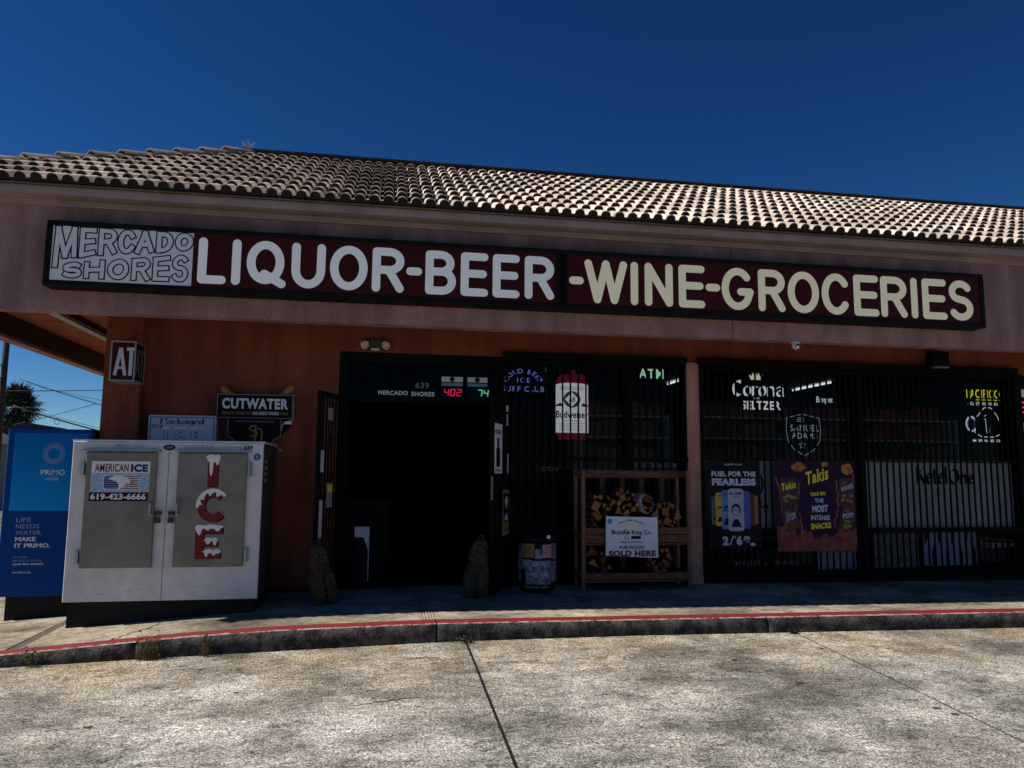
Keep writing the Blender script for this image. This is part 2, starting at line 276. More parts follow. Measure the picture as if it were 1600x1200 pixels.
# ---------------------------------------------------------------- mesh helpers
ORG = {}
class B:
    """collects shapes in world coordinates, build() links them as one mesh object"""
    def __init__(s, xf=None): s.v = []; s.f = []; s.xf = xf; s.marks = []
    def add(s, vs, fs):
        o = len(s.v); s.v += [tuple(p) for p in vs]; s.f += [tuple(i+o for i in q) for q in fs]; return s
    def box(s, x0, x1, y0, y1, z0, z1):
        vs = [(x, y, z) for z in (z0, z1) for y in (y0, y1) for x in (x0, x1)]
        return s.add(vs, [(0, 2, 3, 1), (4, 5, 7, 6), (0, 1, 5, 4), (2, 6, 7, 3), (0, 4, 6, 2), (1, 3, 7, 5)])
    def bevbox(s, x0, x1, y0, y1, z0, z1, b=0.008):
        # box with chamfered edges seen from the front (-Y): front face inset
        vs = [(x0, y1, z0), (x1, y1, z0), (x1, y1, z1), (x0, y1, z1), (x0, y0+b, z0), (x1, y0+b, z0), (x1, y0+b, z1), (x0, y0+b, z1),
              (x0+b, y0, z0+b), (x1-b, y0, z0+b), (x1-b, y0, z1-b), (x0+b, y0, z1-b)]
        return s.add(vs, [(0, 3, 2, 1), (0, 1, 5, 4), (1, 2, 6, 5), (2, 3, 7, 6), (3, 0, 4, 7), (4, 5, 9, 8), (5, 6, 10, 9), (6, 7, 11, 10), (7, 4, 8, 11), (8, 9, 10, 11)])
    def poly(s, pts, Y):
        return s.add([(x, Y, z) for x, z in pts], [tuple(range(len(pts)))])
    def rect(s, x0, x1, z0, z1, Y): return s.poly([(x0, z0), (x1, z0), (x1, z1), (x0, z1)], Y)
    def slab(s, pts, Y0, Y1):
        """closed prism of an x,z outline (counter-clockwise seen from -Y) between Y0 (front) and Y1"""
        n = len(pts); vs = [(x, Y0, z) for x, z in pts] + [(x, Y1, z) for x, z in pts]
        return s.add(vs, [tuple(range(n)), tuple(range(2*n-1, n-1, -1))] + [(i, i+n, (i+1) % n+n, (i+1) % n) for i in range(n)])
    def disc(s, x, z, r, Y, n=20, rz=None):
        return s.poly([(x+r*math.cos(2*math.pi*i/n), z+(rz or r)*math.sin(2*math.pi*i/n)) for i in range(n)], Y)
    def tube(s, pts, r, n=6, r1=None):
        pts = [Vector(p) for p in pts]; m = len(pts); rings = []
        for i, p in enumerate(pts):
            d = (pts[min(i+1, m-1)]-pts[max(i-1, 0)]).normalized()
            a = d.cross(Vector((0, 0, 1)) if abs(d.z) < 0.9 else Vector((1, 0, 0))).normalized(); b = d.cross(a)
            rr = r if r1 is None else r+(r1-r)*i/(m-1)
            rings.append([p+rr*(a*math.cos(2*math.pi*k/n)+b*math.sin(2*math.pi*k/n)) for k in range(n)])
        vs = [q for g in rings for q in g]; fs = []
        for i in range(m-1):
            for k in range(n): fs.append((i*n+k, i*n+(k+1) % n, (i+1)*n+(k+1) % n, (i+1)*n+k))
        fs.append(tuple(range(n-1, -1, -1))); fs.append(tuple(range((m-1)*n, m*n)))
        return s.add(vs, fs)
    def lathe(s, prof, cx, cy, n=28):
        m = len(prof); vs = []; fs = []
        for k in range(n):
            a = 2*math.pi*k/n
            for r, z in prof: vs.append((cx+r*math.cos(a), cy+r*math.sin(a), z))
        for k in range(n):
            for i in range(m-1):
                k2 = (k+1) % n; fs.append((k*m+i, k2*m+i, k2*m+i+1, k*m+i+1))
        return s.add(vs, fs)
    def blob(s, c, rad, seed=0, amp=0.12, fr=6, nu=18, nv=12, pw=1.0):
        vs = []; fs = []
        for j in range(nv+1):
            ph = math.pi*j/nv - math.pi/2
            for i in range(nu):
                th = 2*math.pi*i/nu
                d = Vector((math.cos(ph)*math.cos(th), math.cos(ph)*math.sin(th), math.sin(ph)))
                d = Vector([math.copysign(abs(q)**pw, q) for q in d])
                p = Vector((d.x*rad[0], d.y*rad[1], d.z*rad[2]))
                k = 1+amp*mnoise.noise(Vector((p.x*fr+seed, p.y*fr, p.z*fr)))*2
                vs.append(Vector(c)+p*k)
        for j in range(nv):
            for i in range(nu): fs.append((j*nu+i, j*nu+(i+1) % nu, (j+1)*nu+(i+1) % nu, (j+1)*nu+i))
        return s.add(vs, fs)
    def build(s, name, material, parent=None, smooth=False):
        if len(s.marks) > 1 and s.marks[0] == (0, 0):      # several words: one object each
            ms = s.marks+[(len(s.v), len(s.f))]; o = None
            for (a, c), (a2, c2) in zip(ms, ms[1:]):
                w = B(s.xf); w.v = s.v[a:a2]; w.f = [tuple(i-a for i in q) for q in s.f[c:c2]]; o = w.build(name, material, parent, smooth)
            return o
        root = ORG.get(parent.name, Vector((0, 0, 0))) if parent else Vector((0, 0, 0))
        vs = s.v
        if s.xf: vs = [tuple(s.xf @ Vector(p)) for p in vs]
        me = bpy.data.meshes.new(name); me.from_pydata([tuple(Vector(p)-root) for p in vs], [], s.f)
        if smooth: me.polygons.foreach_set('use_smooth', [True]*len(me.polygons))
        me.update()
        me.materials.append(M(material))
        o = bpy.data.objects.new(name, me); C.objects.link(o); o.parent = parent
        ORG[o.name] = root.copy()
        return o

def tag(o, label, cat, group=None):
    o['label'] = label; o['category'] = cat
    if group: o['group'] = group
    return o
def thing(name, label, cat, loc, group=None):
    o = bpy.data.objects.new(name, None); C.objects.link(o); o.location = loc; o.empty_display_size = 0.1
    ORG[o.name] = Vector(loc); return tag(o, label, cat, group)
def struct(o): o['kind'] = 'structure'; return o
def stuff(o): o['kind'] = 'stuff'; return o

# ---- lettering: the built-in face, fitted into a box
TXT = {}
def text_geo(string, bold, spacing=1.0, shear=0.0):
    key = (string, bold, spacing, shear)
    if key not in TXT:
        cu = bpy.data.curves.new('t', 'FONT'); cu.body = string; cu.offset = bold; cu.space_character = spacing; cu.shear = shear; cu.resolution_u = 4
        ob = bpy.data.objects.new('t', cu); C.objects.link(ob); bpy.context.view_layer.update()
        me = bpy.data.meshes.new_from_object(ob.evaluated_get(bpy.context.evaluated_depsgraph_get()))
        vs = [(v.co.x, v.co.y) for v in me.vertices]; fs = [tuple(p.vertices) for p in me.polygons]
        bpy.data.objects.remove(ob); bpy.data.curves.remove(cu); bpy.data.meshes.remove(me)
        TXT[key] = (vs, fs)
    return TXT[key]
def put_text(b, string, x0, x1, z0, z1, Y, bold=0.0, spacing=1.0, shear=0.0, warp=None, ref=None):
    b.marks.append((len(b.v), len(b.f)))
    vs, fs = text_geo(string, bold, spacing, shear); rv = ref or vs
    ax, bx = min(v[0] for v in rv), max(v[0] for v in rv); az, bz = min(v[1] for v in rv), max(v[1] for v in rv)
    out = []
    for x, z in vs:
        u, w = (x-ax)/(bx-ax), (z-az)/(bz-az)
        if warp: X, Z = warp(u, w)
        else: X, Z = x0+u*(x1-x0), z0+w*(z1-z0)
        out.append((X, Y, Z))
    return b.add(out, fs)

# ---- stroke lettering
def arc(cx, cy, rx, ry, a0, a1, n=18):
    return [(cx+rx*math.cos(R(a0+(a1-a0)*i/n)), cy+ry*math.sin(R(a0+(a1-a0)*i/n))) for i in range(n+1)]
bowl = lambda y0, y1, xs=0.0, xe=0.55, rx=0.45: [(xs, y1)] + arc(xe, (y0+y1)/2, rx, (y1-y0)/2, 90, -90, 14) + [(xs, y0)]
GL = {
 'L': [[(0, 1), (0, 0)], [(0, 0), (1, 0)]], 'I': [[(0.5, 1), (0.5, 0)]], 'O': [arc(0.5, 0.5, 0.5, 0.5, 0, 360, 36)],
 'Q': [arc(0.45, 0.53, 0.45, 0.47, 0, 360, 36), [(0.42, 0.22), (0.97, -0.03)]],
 'U': [[(0, 1), (0, 0.38)] + arc(0.5, 0.38, 0.5, 0.38, 180, 360, 18)[1:] + [(1, 1)]],
 'R': [[(0, 1), (0, 0)], bowl(0.5, 1.0), [(0.52, 0.5), (1, 0)]], 'B': [[(0, 1), (0, 0)], bowl(0.53, 1.0, xe=0.5, rx=0.42), bowl(0.0, 0.53, xe=0.55)],
 'E': [[(0, 1), (0, 0)], [(0, 1), (1, 1)], [(0, 0.52), (0.93, 0.52)], [(0, 0), (1, 0)]],
 '-': [[(0, 0.5), (1, 0.5)]], 'W': [[(0, 1), (0.26, 0)], [(0.26, 0), (0.5, 1)], [(0.5, 1), (0.74, 0)], [(0.74, 0), (1, 1)]],
 'N': [[(0, 0), (0, 1)], [(0, 1), (1, 0)], [(1, 0), (1, 1)]],
 'G': [arc(0.5, 0.5, 0.5, 0.5, 42, 318, 28) + [(1, 0.42)], [(1, 0.42), (0.62, 0.42)]],
 'C': [arc(0.52, 0.5, 0.52, 0.5, 38, 322, 30)],
 'S': [arc(0.5, 0.76, 0.47, 0.24, 30, 250, 18)[:-1] + arc(0.5, 0.26, 0.5, 0.26, 88, -150, 20)],
}
def stroke(b, pts, w, Y, cap='round', nib=None):
    """flat ribbon of width w along x,z points in the plane Y"""
    P = [Vector(p) for p in pts]; n = len(P); L = []; Rr = []
    closed = (P[0]-P[-1]).length < 1e-4
    for i in range(n):
        if nib: o = Vector(nib)*(w/2)
        else:
            if closed: d = P[(i+1) % (n-1)]-P[(i-1) % (n-1)]
            else: d = P[min(i+1, n-1)]-P[max(i-1, 0)]
            d.normalize(); o = Vector((-d.y, d.x))*(w/2)
        L.append(P[i]+o); Rr.append(P[i]-o)
    vs = [(p.x, Y, p.y) for p in L]+[(p.x, Y, p.y) for p in Rr]
    b.add(vs, [(i, i+n, i+1+n, i+1) for i in range(n-1)])
    if cap == 'round' and not closed and not nib:
        for e, s in ((0, 1), (n-1, -1)):
            d = (P[1]-P[0]).normalized() if e == 0 else (P[-2]-P[-1]).normalized()
            a0 = math.atan2(-d.y, -d.x); k = 8
            pts2 = [(P[e].x+w/2*math.cos(a0-math.pi/2+math.pi*j/k), Y, P[e].y+w/2*math.sin(a0-math.pi/2+math.pi*j/k)) for j in range(k+1)]
            b.add(pts2, [tuple(range(k+1))])
def put_glyph(b, ch, x0, x1, z0, z1, w, Y, cap='round', nib=None, step=0.0004):
    for i, st in enumerate(GL[ch]):
        pts = [(x0+w/2+u*(x1-x0-w), z0+w/2+v*(z1-z0-w)) for u, v in st]
        stroke(b, pts, w, Y-i*step, cap, nib)
# pen lettering (roman or broad-nib black letter): skeletons with x-height 0.62
PEN = {
 'P': (0.62, [[(0.1, 0), (0.1, 1)], [(0.1, 1), (0.4, 1)] + arc(0.36, 0.76, 0.24, 0.24, 90, -90, 8) + [(0.1, 0.52)]]),
 'B': (0.64, [[(0.1, 0), (0.1, 1)], [(0.1, 1)] + arc(0.36, 0.77, 0.2, 0.23, 90, -90, 8) + [(0.1, 0.54)], [(0.1, 0.54)] + arc(0.36, 0.27, 0.24, 0.27, 90, -90, 8) + [(0.1, 0)]]),
 'H': (0.74, [[(0.1, 0), (0.1, 1)], [(0.62, 0), (0.62, 1)], [(0.1, 0.52), (0.62, 0.52)]]),
 'K': (0.68, [[(0.1, 0), (0.1, 1)], [(0.58, 1), (0.12, 0.48)], [(0.22, 0.56), (0.62, 0)]]),
 'C': (0.66, [arc(0.36, 0.5, 0.28, 0.5, 50, 310, 16)]), 'O': (0.72, [arc(0.36, 0.5, 0.29, 0.5, 0, 360, 22)]),
 'S': (0.56, [arc(0.27, 0.76, 0.2, 0.24, 35, 250, 10)[:-1] + arc(0.27, 0.26, 0.22, 0.26, 88, -150, 12)]),
 'G': (0.72, [arc(0.36, 0.5, 0.28, 0.5, 50, 330, 16) + [(0.62, 0.42)], [(0.4, 0.42), (0.66, 0.42)]]),
 'a': (0.50, [[(0.08, 0.5)] + arc(0.22, 0.46, 0.16, 0.16, 150, 0, 8) + [(0.38, 0), (0.44, 0)], arc(0.22, 0.19, 0.15, 0.19, 60, 300, 10)]),
 'c': (0.46, [arc(0.25, 0.31, 0.18, 0.31, 50, 310, 14)]), 'k': (0.5, [[(0.08, 0), (0.08, 1)], [(0.4, 0.62), (0.1, 0.28)], [(0.18, 0.36), (0.44, 0)]]),
 'g': (0.5, [arc(0.24, 0.32, 0.16, 0.30, 0, 360, 14), [(0.40, 0.62), (0.40, -0.1)] + arc(0.24, -0.12, 0.16, 0.17, 0, -150, 8)]),
 'e': (0.48, [[(0.09, 0.33), (0.41, 0.36)] + arc(0.25, 0.31, 0.17, 0.31, 10, 310, 14)]),
 'd': (0.52, [arc(0.23, 0.31, 0.16, 0.31, 0, 360, 14), [(0.41, 1), (0.41, 0), (0.46, 0)]]),
 'u': (0.54, [[(0.08, 0.62), (0.08, 0.16)] + arc(0.23, 0.16, 0.15, 0.16, 180, 330, 7), [(0.42, 0.62), (0.42, 0)]]),
 'w': (0.7, [[(0.04, 0.62), (0.2, 0)], [(0.2, 0), (0.34, 0.62)], [(0.34, 0.62), (0.5, 0)], [(0.5, 0), (0.64, 0.62)]]),
 'i': (0.24, [[(0.12, 0.62), (0.12, 0)], [(0.12, 0.84), (0.12, 0.92)]]), 'l': (0.24, [[(0.12, 1), (0.12, 0)]]),
 's': (0.4, [arc(0.19, 0.46, 0.13, 0.16, 35, 250, 8)[:-1] + arc(0.19, 0.16, 0.14, 0.16, 88, -150, 8)]),
 'r': (0.38, [[(0.08, 0.62), (0.08, 0)], [(0.08, 0.4), (0.2, 0.6), (0.34, 0.56)]]),
 'n': (0.54, [[(0.08, 0.62), (0.08, 0)], [(0.08, 0.44), (0.2, 0.61), (0.34, 0.58), (0.42, 0.42), (0.42, 0)]]),
 'm': (0.76, [[(0.08, 0.62), (0.08, 0)], [(0.08, 0.46), (0.2, 0.61), (0.34, 0.5), (0.36, 0)], [(0.36, 0.46), (0.48, 0.61), (0.62, 0.5), (0.64, 0)]]),
 'o': (0.5, [arc(0.25, 0.31, 0.18, 0.31, 0, 360, 16)]), 't': (0.36, [[(0.14, 0.86), (0.14, 0.1), (0.24, 0), (0.32, 0.04)], [(0.02, 0.62), (0.3, 0.62)]]),
 'y': (0.5, [[(0.05, 0.62), (0.24, 0.02)], [(0.44, 0.62), (0.2, -0.12), (0.06, -0.26)]]),
 'q': (0.52, [arc(0.23, 0.31, 0.16, 0.31, 0, 360, 14), [(0.41, 0.62), (0.41, -0.28)]]),
 "'": (0.16, [[(0.08, 1), (0.06, 0.84)]]), ' ': (0.28, []), '.': (0.2, [[(0.1, 0.02), (0.1, 0.08)]]),
}
def put_pen(b, string, x0, x1, z0, z1, w, Y, nib=(0.96, 0.26), serif=True):
    """z0..z1 is baseline to cap height"""
    b.marks.append((len(b.v), len(b.f)))
    tot = sum(PEN[c][0] for c in string); sx = (x1-x0)/tot; sz = z1-z0; cx = x0; k = 0
    for c in string:
        adv, sts = PEN[c]
        for st in sts:
            stroke(b, [(cx+u*sx, z0+v*sz) for u, v in st], w, Y-(k % 4)*0.0003, 'butt', nib); k += 1
            if serif:
                for (u, v), (u2, v2) in ((st[0], st[1]), (st[-1], st[-2])):
                    if abs(u-u2) < 0.03 and abs(v-v2) > 0.3:
                        hw = w*0.95; zz = z0+v*sz+(w*0.12 if v2 > v else -w*0.12)
                        b.rect(cx+u*sx-hw, cx+u*sx+hw, zz-w*0.14, zz+w*0.14, Y-0.0014)
        cx += adv*sx

# ---------------------------------------------------------------- the ground
def walk_z(x):
    P = [(-14, -0.76), (-5, -0.325), (-2.94, -0.172), (-1.5, -0.066), (-0.8, -0.037), (0.5, -0.015), (2.3, -0.025), (6.2, -0.045), (14, -0.09)]
    if x <= P[0][0]: return P[0][1]
    for (a, za), (b, zb) in zip(P, P[1:]):
        if x <= b: return za+(zb-za)*(x-a)/(b-a)
    return P[-1][1]
def kerb_bottom_z(x):
    P = [(-14, -0.78), (-5, -0.345), (-2.92, -0.266), (-1.5, -0.220), (0.53, -0.166), (2.3, -0.160), (6.2, -0.190), (14, -0.25)]
    if x <= P[0][0]: return P[0][1]
    for (a, za), (b, zb) in zip(P, P[1:]):
        if x <= b: return za+(zb-za)*(x-a)/(b-a)
    return P[-1][1]
def lot_z(x, y): return kerb_bottom_z(x)+0.050*(max(y, -16)+1.99)

b = B()
n = 48; E_ = [-900, -500, -250, -120, -60, -30, -18, -14, -10, -6, -3, 0, 3, 6, 10, 14, 18, 30, 60, 120, 250, 500, 900]
for y in E_:
    for x in E_:
        z = -0.95 if y < -10 else (-1.0 if y < 3 else -0.8)
        b.v.append((x, y, z))
k = len(E_)
b.f = [(j*k+i, j*k+i+1, (j+1)*k+i+1, (j+1)*k+i) for j in range(k-1) for i in range(k-1)]
struct(b.build('ground', 'ground_dirt'))

# parking lot: three concrete slabs with recessed joints between them
lot = bpy.data.objects.new('parking_lot', None); C.objects.link(lot); struct(lot); ORG[lot.name] = Vector((0, 0, 0))
def sheet(x0, x1, y0, y1, zf, nx, ny, skirt=0.1):
    b = B()
    for j in range(ny+1):
        for i in range(nx+1):
            x, y = x0+(x1-x0)*i/nx, y0+(y1-y0)*j/ny
            b.v.append((x, y, zf(x, y)))
    W = nx+1
    b.f = [(j*W+i, j*W+i+1, (j+1)*W+i+1, (j+1)*W+i) for j in range(ny) for i in range(nx)]
    rim = [i for i in range(W)]+[j*W+nx for j in range(1, ny+1)]+[ny*W+i for i in range(nx-1, -1, -1)]+[j*W for j in range(ny-1, 0, -1)]
    o = len(b.v); b.v += [(b.v[i][0], b.v[i][1], b.v[i][2]-skirt) for i in rim]; m = len(rim)
    b.f += [(rim[i], o+i, o+(i+1) % m, rim[(i+1) % m]) for i in range(m)]
    return b
GAP = 0.024
for x0, x1, y0, y1 in ((-16, 0.735, -9.0, -1.99), (0.735+0.022, 3.795, -9.0, -1.99), (3.795+GAP, 16, -9.0, -1.99), (-16, 0.73, -17, -9.02), (0.75, 3.79, -17, -9.02), (3.81, 16, -17, -9.02)):
    sheet(x0, x1, y0, y1, lot_z, max(4, int((x1-x0)*3)), 16).build('concrete_slab', 'parking_concrete', lot)
jb = B()
for xx, w in ((0.746, 0.026), (3.807, 0.02)):
    for j in range(14):
        ya, yb = -17+15*j/14, -17+15*(j+1)/14
        jb.add([(xx-w, ya, lot_z(xx, ya)-0.005), (xx+w, ya, lot_z(xx, ya)-0.005), (xx+w, yb, lot_z(xx, yb)-0.005), (xx-w, yb, lot_z(xx, yb)-0.005)], [(0, 1, 2, 3)])
jb.build('joint_filler', 'chest_base', lot)

rc = random.Random(12)
for cp in ([(0.10, -2.35), (0.25, -2.44), (0.38, -2.42), (0.52, -2.52), (0.70, -2.47)], [(-0.25, -3.45), (0.0, -3.40), (0.22, -3.36), (0.42, -3.37)], [(2.6, -3.0), (2.9, -3.15), (3.05, -3.4), (3.4, -3.5)]):
    cb = B(); pts = []
    for (xa, ya), (xb, yb) in zip(cp, cp[1:]):
        for t_ in range(6): pts.append((xa+(xb-xa)*t_/6+rc.uniform(-.012, .012), ya+(yb-ya)*t_/6+rc.uniform(-.012, .012)))
    for i, ((xa, ya), (xb, yb)) in enumerate(zip(pts, pts[1:])):
        w = .0045*math.sin(math.pi*(i+.5)/len(pts))+.001
        cb.add([(xa, ya-w, lot_z(xa, ya)+.003), (xb, yb-w, lot_z(xb, yb)+.003), (xb, yb+w, lot_z(xb, yb)+.003), (xa, ya+w, lot_z(xa, ya)+.003)], [(0, 1, 2, 3)])
    cb.build('crack', 'chest_dark', lot)
# kerb: stones with red painted top
kerb = bpy.data.objects.new('kerb', None); C.objects.link(kerb); struct(kerb); ORG[kerb.name] = Vector((0, 0, 0))
def kerb_stone(x0, x1):
    nseg = max(2, int((x1-x0)/0.09)); rows = []
    for i in range(nseg+1):
        x = x0+(x1-x0)*i/nseg; zt, zb = walk_z(x), kerb_bottom_z(x)
        jit = lambda a, s: a*mnoise.noise(Vector((x*7, s, 3.1)))
        rows.append([(x, -1.77, zt), (x, -1.945, zt-0.001), (x, -1.957+jit(.006, 1), zt-0.006+jit(.004, 2)), (x, -1.974+jit(.008, 3), zt-0.024+jit(.008, 4)),
                     (x, -1.982+jit(.008, 5), zt-0.06), (x, -1.990+jit(.006, 6), zb-0.1), (x, -1.77, zb-0.1)])
    red, body = B(), B(); m = 7
    vs = [p for r in rows for p in r]
    body.add(vs, [(i*m+j, i*m+j+1, (i+1)*m+j+1, (i+1)*m+j) for i in range(nseg) for j in range(2, m-1)] + [(3, 2, 1, 0, 6, 5, 4), tuple(nseg*m+q for q in range(m))])
    red.add(vs, [(i*m+j, i*m+j+1, (i+1)*m+j+1, (i+1)*m+j) for i in range(nseg) for j in (0, 1)])
    o = body.build('kerb_stone', 'kerb_concrete', kerb, True)
    red.build('red_paint', 'kerb_red', o, True)
for x0, x1 in ((-14, -5.0), (-4.99, -1.94), (-1.93, 0.485), (0.50, 3.54), (3.555, 7.0), (7.01, 14)): kerb_stone(x0, x1)

# sidewalk slabs, butted against the kerb
walk = bpy.data.objects.new('sidewalk', None); C.objects.link(walk); struct(walk); ORG[walk.name] = Vector((0, 0, 0))
wz = lambda x, y: walk_z(x)+0.022*(min(y, 0)+1.77)     # falls gently towards the kerb
for x0, x1, y1 in ((-14, -2.99, 9.0), (-2.88, 0.36, 0.05), (0.50, 2.02, 0.05), (2.03, 3.555, 0.05), (3.565, 7.0, 0.05), (7.01, 14, 0.05)):
    sheet(x0, x1, -1.766, y1, wz, max(3, int((x1-x0)*2.5)), 4, 0.4).build('pavement_slab', 'walk_concrete', walk)
for i in range(5):
    x = 0.364+i*0.0275
    sheet(x, x+0.019, -1.766, 0.05, wz, 1, 4, 0.15).build('scored_strip', 'walk_concrete', walk)
mat('joint_board', (0.13, 0.11, 0.085), 0.9, var=0.5, scale=30, stretch=(1, 0.2, 1))
sheet(-2.985, -2.885, -1.766, 0.05, lambda x, y: wz(x, y)-0.008, 1, 3, 0.4).build('expansion_joint', 'joint_board', walk)
cb = B(); cp = [(-2.18, -1.765), (-2.1, -1.6), (-1.98, -1.42), (-1.95, -1.2), (-1.80, -1.0)]
pts = []
for (xa, ya), (xb, yb) in zip(cp, cp[1:]):
    for t in range(5): pts.append((xa+(xb-xa)*t/5+random.uniform(-.015, .015), ya+(yb-ya)*t/5))
for (xa, ya), (xb, yb) in zip(pts, pts[1:]):
    w = random.uniform(.004, .009); cb.add([(xa-w, ya, wz(xa, ya)+.003), (xa+w, ya, wz(xa, ya)+.003), (xb+w, yb, wz(xb, yb)+.003), (xb-w, yb, wz(xb, yb)+.003)], [(0, 1, 2, 3)])
cb.build('crack', 'chest_base', walk)

# ---------------------------------------------------------------- the store building
store = thing('store_building', 'pink stucco liquor store with tiled hip roof and deep fascia', 'store', (0, 0, 0))
XL, XR, YB = -2.90, 13.0, 8.0
HEAD = 2.645; SOF = 3.05; FB = 2.776
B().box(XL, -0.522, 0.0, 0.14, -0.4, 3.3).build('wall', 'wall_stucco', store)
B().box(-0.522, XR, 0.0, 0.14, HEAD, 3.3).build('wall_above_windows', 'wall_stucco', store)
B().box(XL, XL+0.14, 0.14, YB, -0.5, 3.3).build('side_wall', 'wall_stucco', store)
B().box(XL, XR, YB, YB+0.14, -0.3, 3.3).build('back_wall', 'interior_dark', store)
B().box(3.582, 3.750, -0.05, 0.13, -0.1, HEAD).build('pillar', 'pillar_stucco', store)
B().box(3.576, 3.756, -0.058, 0.0, -0.1, 0.68).build('pillar_base', 'pillar_stucco', store)
B().box(8.12, 8.2, -0.05, 0.13, -0.1, HEAD).build('pillar', 'frame_dark', store)
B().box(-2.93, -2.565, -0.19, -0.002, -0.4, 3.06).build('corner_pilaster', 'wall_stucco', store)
B().box(3.756, 8.12, -0.02, 0.12, -0.1, 0.10).build('window_sill_wall', 'frame_dark', store)
B().box(1.33, 3.576, -0.02, 0.12, -0.1, 0.10).build('window_sill_wall', 'frame_dark', store)
# roof canopy: drop fascia, trim boards, soffit
B().box(-4.45, 3.740, -1.0, -0.86, FB, 4.0).build('fascia', 'fascia_stucco', store)
B().box(3.748, XR+1, -1.0, -0.86, FB, 4.0).build('fascia', 'fascia_stucco', store)
B().box(-4.45, -4.31, -0.859, YB, FB, 4.0).build('side_fascia', 'fascia_stucco', store)
B().box(-4.308, -4.29, -0.85, YB, FB+.03, SOF-.001).build('inner_shade_slab', 'coping_metal', store)  # added dark slab, paints the shade on the side fascia's inner face
B().box(-4.5, XR+1, -1.022, -1.001, 3.800, 3.861).build('trim_board', 'trim_board', store)
B().box(-4.56, 0.93, -1.18, -1.001, 3.862, 3.968).build('trim_board', 'trim_board', store)
B().box(0.934, XR+1, -1.18, -1.001, 3.862, 3.968).build('trim_board', 'trim_board', store)
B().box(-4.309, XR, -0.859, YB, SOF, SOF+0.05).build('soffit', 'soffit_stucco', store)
# inside of the shop
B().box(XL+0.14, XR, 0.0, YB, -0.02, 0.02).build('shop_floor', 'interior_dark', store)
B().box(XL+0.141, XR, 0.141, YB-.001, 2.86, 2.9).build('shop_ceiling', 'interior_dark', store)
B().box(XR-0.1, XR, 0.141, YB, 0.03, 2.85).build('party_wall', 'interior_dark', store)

# roof
EY, EZ, SL = -1.24, 3.945, 0.548
ANG = math.atan(SL); cs, sn = math.cos(ANG), math.sin(ANG); RUN = 2.83; HX = -4.74
PX = HX+RUN; PZ = EZ+SL*RUN
rb = B(); d0 = 0.012
rb.add([(HX, EY+.03, EZ-d0), (XR+2, EY+.03, EZ-d0), (XR+2, EY+RUN, PZ-d0), (PX, EY+RUN, PZ-d0), (HX, YB+1, EZ-d0), (PX, YB+1, PZ-d0), (XR+2, YB+1, PZ-d0)], [(0, 1, 2, 3), (0, 3, 5, 4), (3, 2, 6, 5)])
roof = rb.build('roof', 'roof_deck', store)
TW, EXPO, ROWS, BW = 0.283, 0.332, 10, 0.1415
def tile_profile():
    pr = []
    for q in range(2):
        c = q*BW+0.082
        for i in range(9):
            a = math.pi*(1-i/8); pr.append((c+0.0535*math.cos(a), 0.054*math.sin(a)**0.85 if 0 < i < 8 else 0.0))
    return [(0.0, 0.0)]+pr+[(TW, 0.0)]
PRO = tile_profile()
def tile_geo():
    b = B(); n = len(PRO); Ln = EXPO+0.06; T = 0.009; lift = 0.046
    top0 = [(x, 0.0, z+lift) for x, z in PRO]; top1 = [(x, Ln, z+lift*(1-Ln/EXPO)) for x, z in PRO]; low0 = [(x, 0.0, z+lift-T) for x, z in PRO]; low1 = [(x, 0.13, z+lift-T-0.012) for x, z in PRO]
    b.add(top0+top1, [(i, i+1, n+i+1, n+i) for i in range(n-1)])
    b.add(top0+low0, [(n+i, n+i+1, i+1, i) for i in range(n-1)])
    pt = [(x, 0.012, z+lift-T+0.002) for x, z in PRO]; pb = [(x, 0.012, z+0.001) for x, z in PRO]
    b.add(pt+pb, [(n+i, n+i+1, i+1, i) for i in range(n-1)]); b.nplug = n-1
    return b
TG = tile_geo()
slope_m = Matrix.Rotation(ANG, 4, 'X')
spots = []
for r in range(ROWS):
    run0 = r*EXPO*cs
    for c in range(-1, 62):
        x = HX-0.04+c*TW+(0.0)
        if x+TW*0.6 < HX+run0: continue
        if x > 13.2: continue
        spots.append((x, EY+run0, EZ+run0*SL))
spots.sort(key=lambda p: (Vector(p)-Vector((0, -8.8, 1.25))).length)
tm = None
def in_view(p):
    d = Vector(p)+Vector((0.14, 0.1, 0.05))-Vector((0, -8.8, 1.25)); z = d.dot(fwd)
    return abs(d.dot(rt)/z) < 0.69
vis = [p for p in spots if in_view(p)]; hid = [p for p in spots if not in_view(p)]
rest = B()
for i, p in enumerate(vis+hid):
    jx, jz = random.uniform(-.005, .005), random.uniform(-.003, .006); ja = random.uniform(-.022, .022)
    mw = Matrix.Translation((p[0]+jx, p[1], p[2]+jz)) @ slope_m @ Matrix.Rotation(ja, 4, 'Z')
    if i < 300:
        if tm is None:
            to = B(); to.v, to.f = TG.v, TG.f; o = to.build('roof_tile', 'roof_tile', roof, True); tm = o.data; tm.materials.append(M('roof_deck'))
            for pl in list(tm.polygons)[-TG.nplug:]: pl.material_index = 1
        else:
            o = bpy.data.objects.new('roof_tile', tm); C.objects.link(o); o.parent = roof
        o.matrix_local = mw
    else:
        rest.add([mw @ Vector(v) for v in TG.v], TG.f)
o = rest.build('roof_tiling', 'roof_tile', roof, True); o.data.materials.append(M('roof_deck')); nf = len(TG.f)
for i, pl in enumerate(o.data.polygons):
    if i % nf >= nf-TG.nplug: pl.material_index = 1
stuff(o)
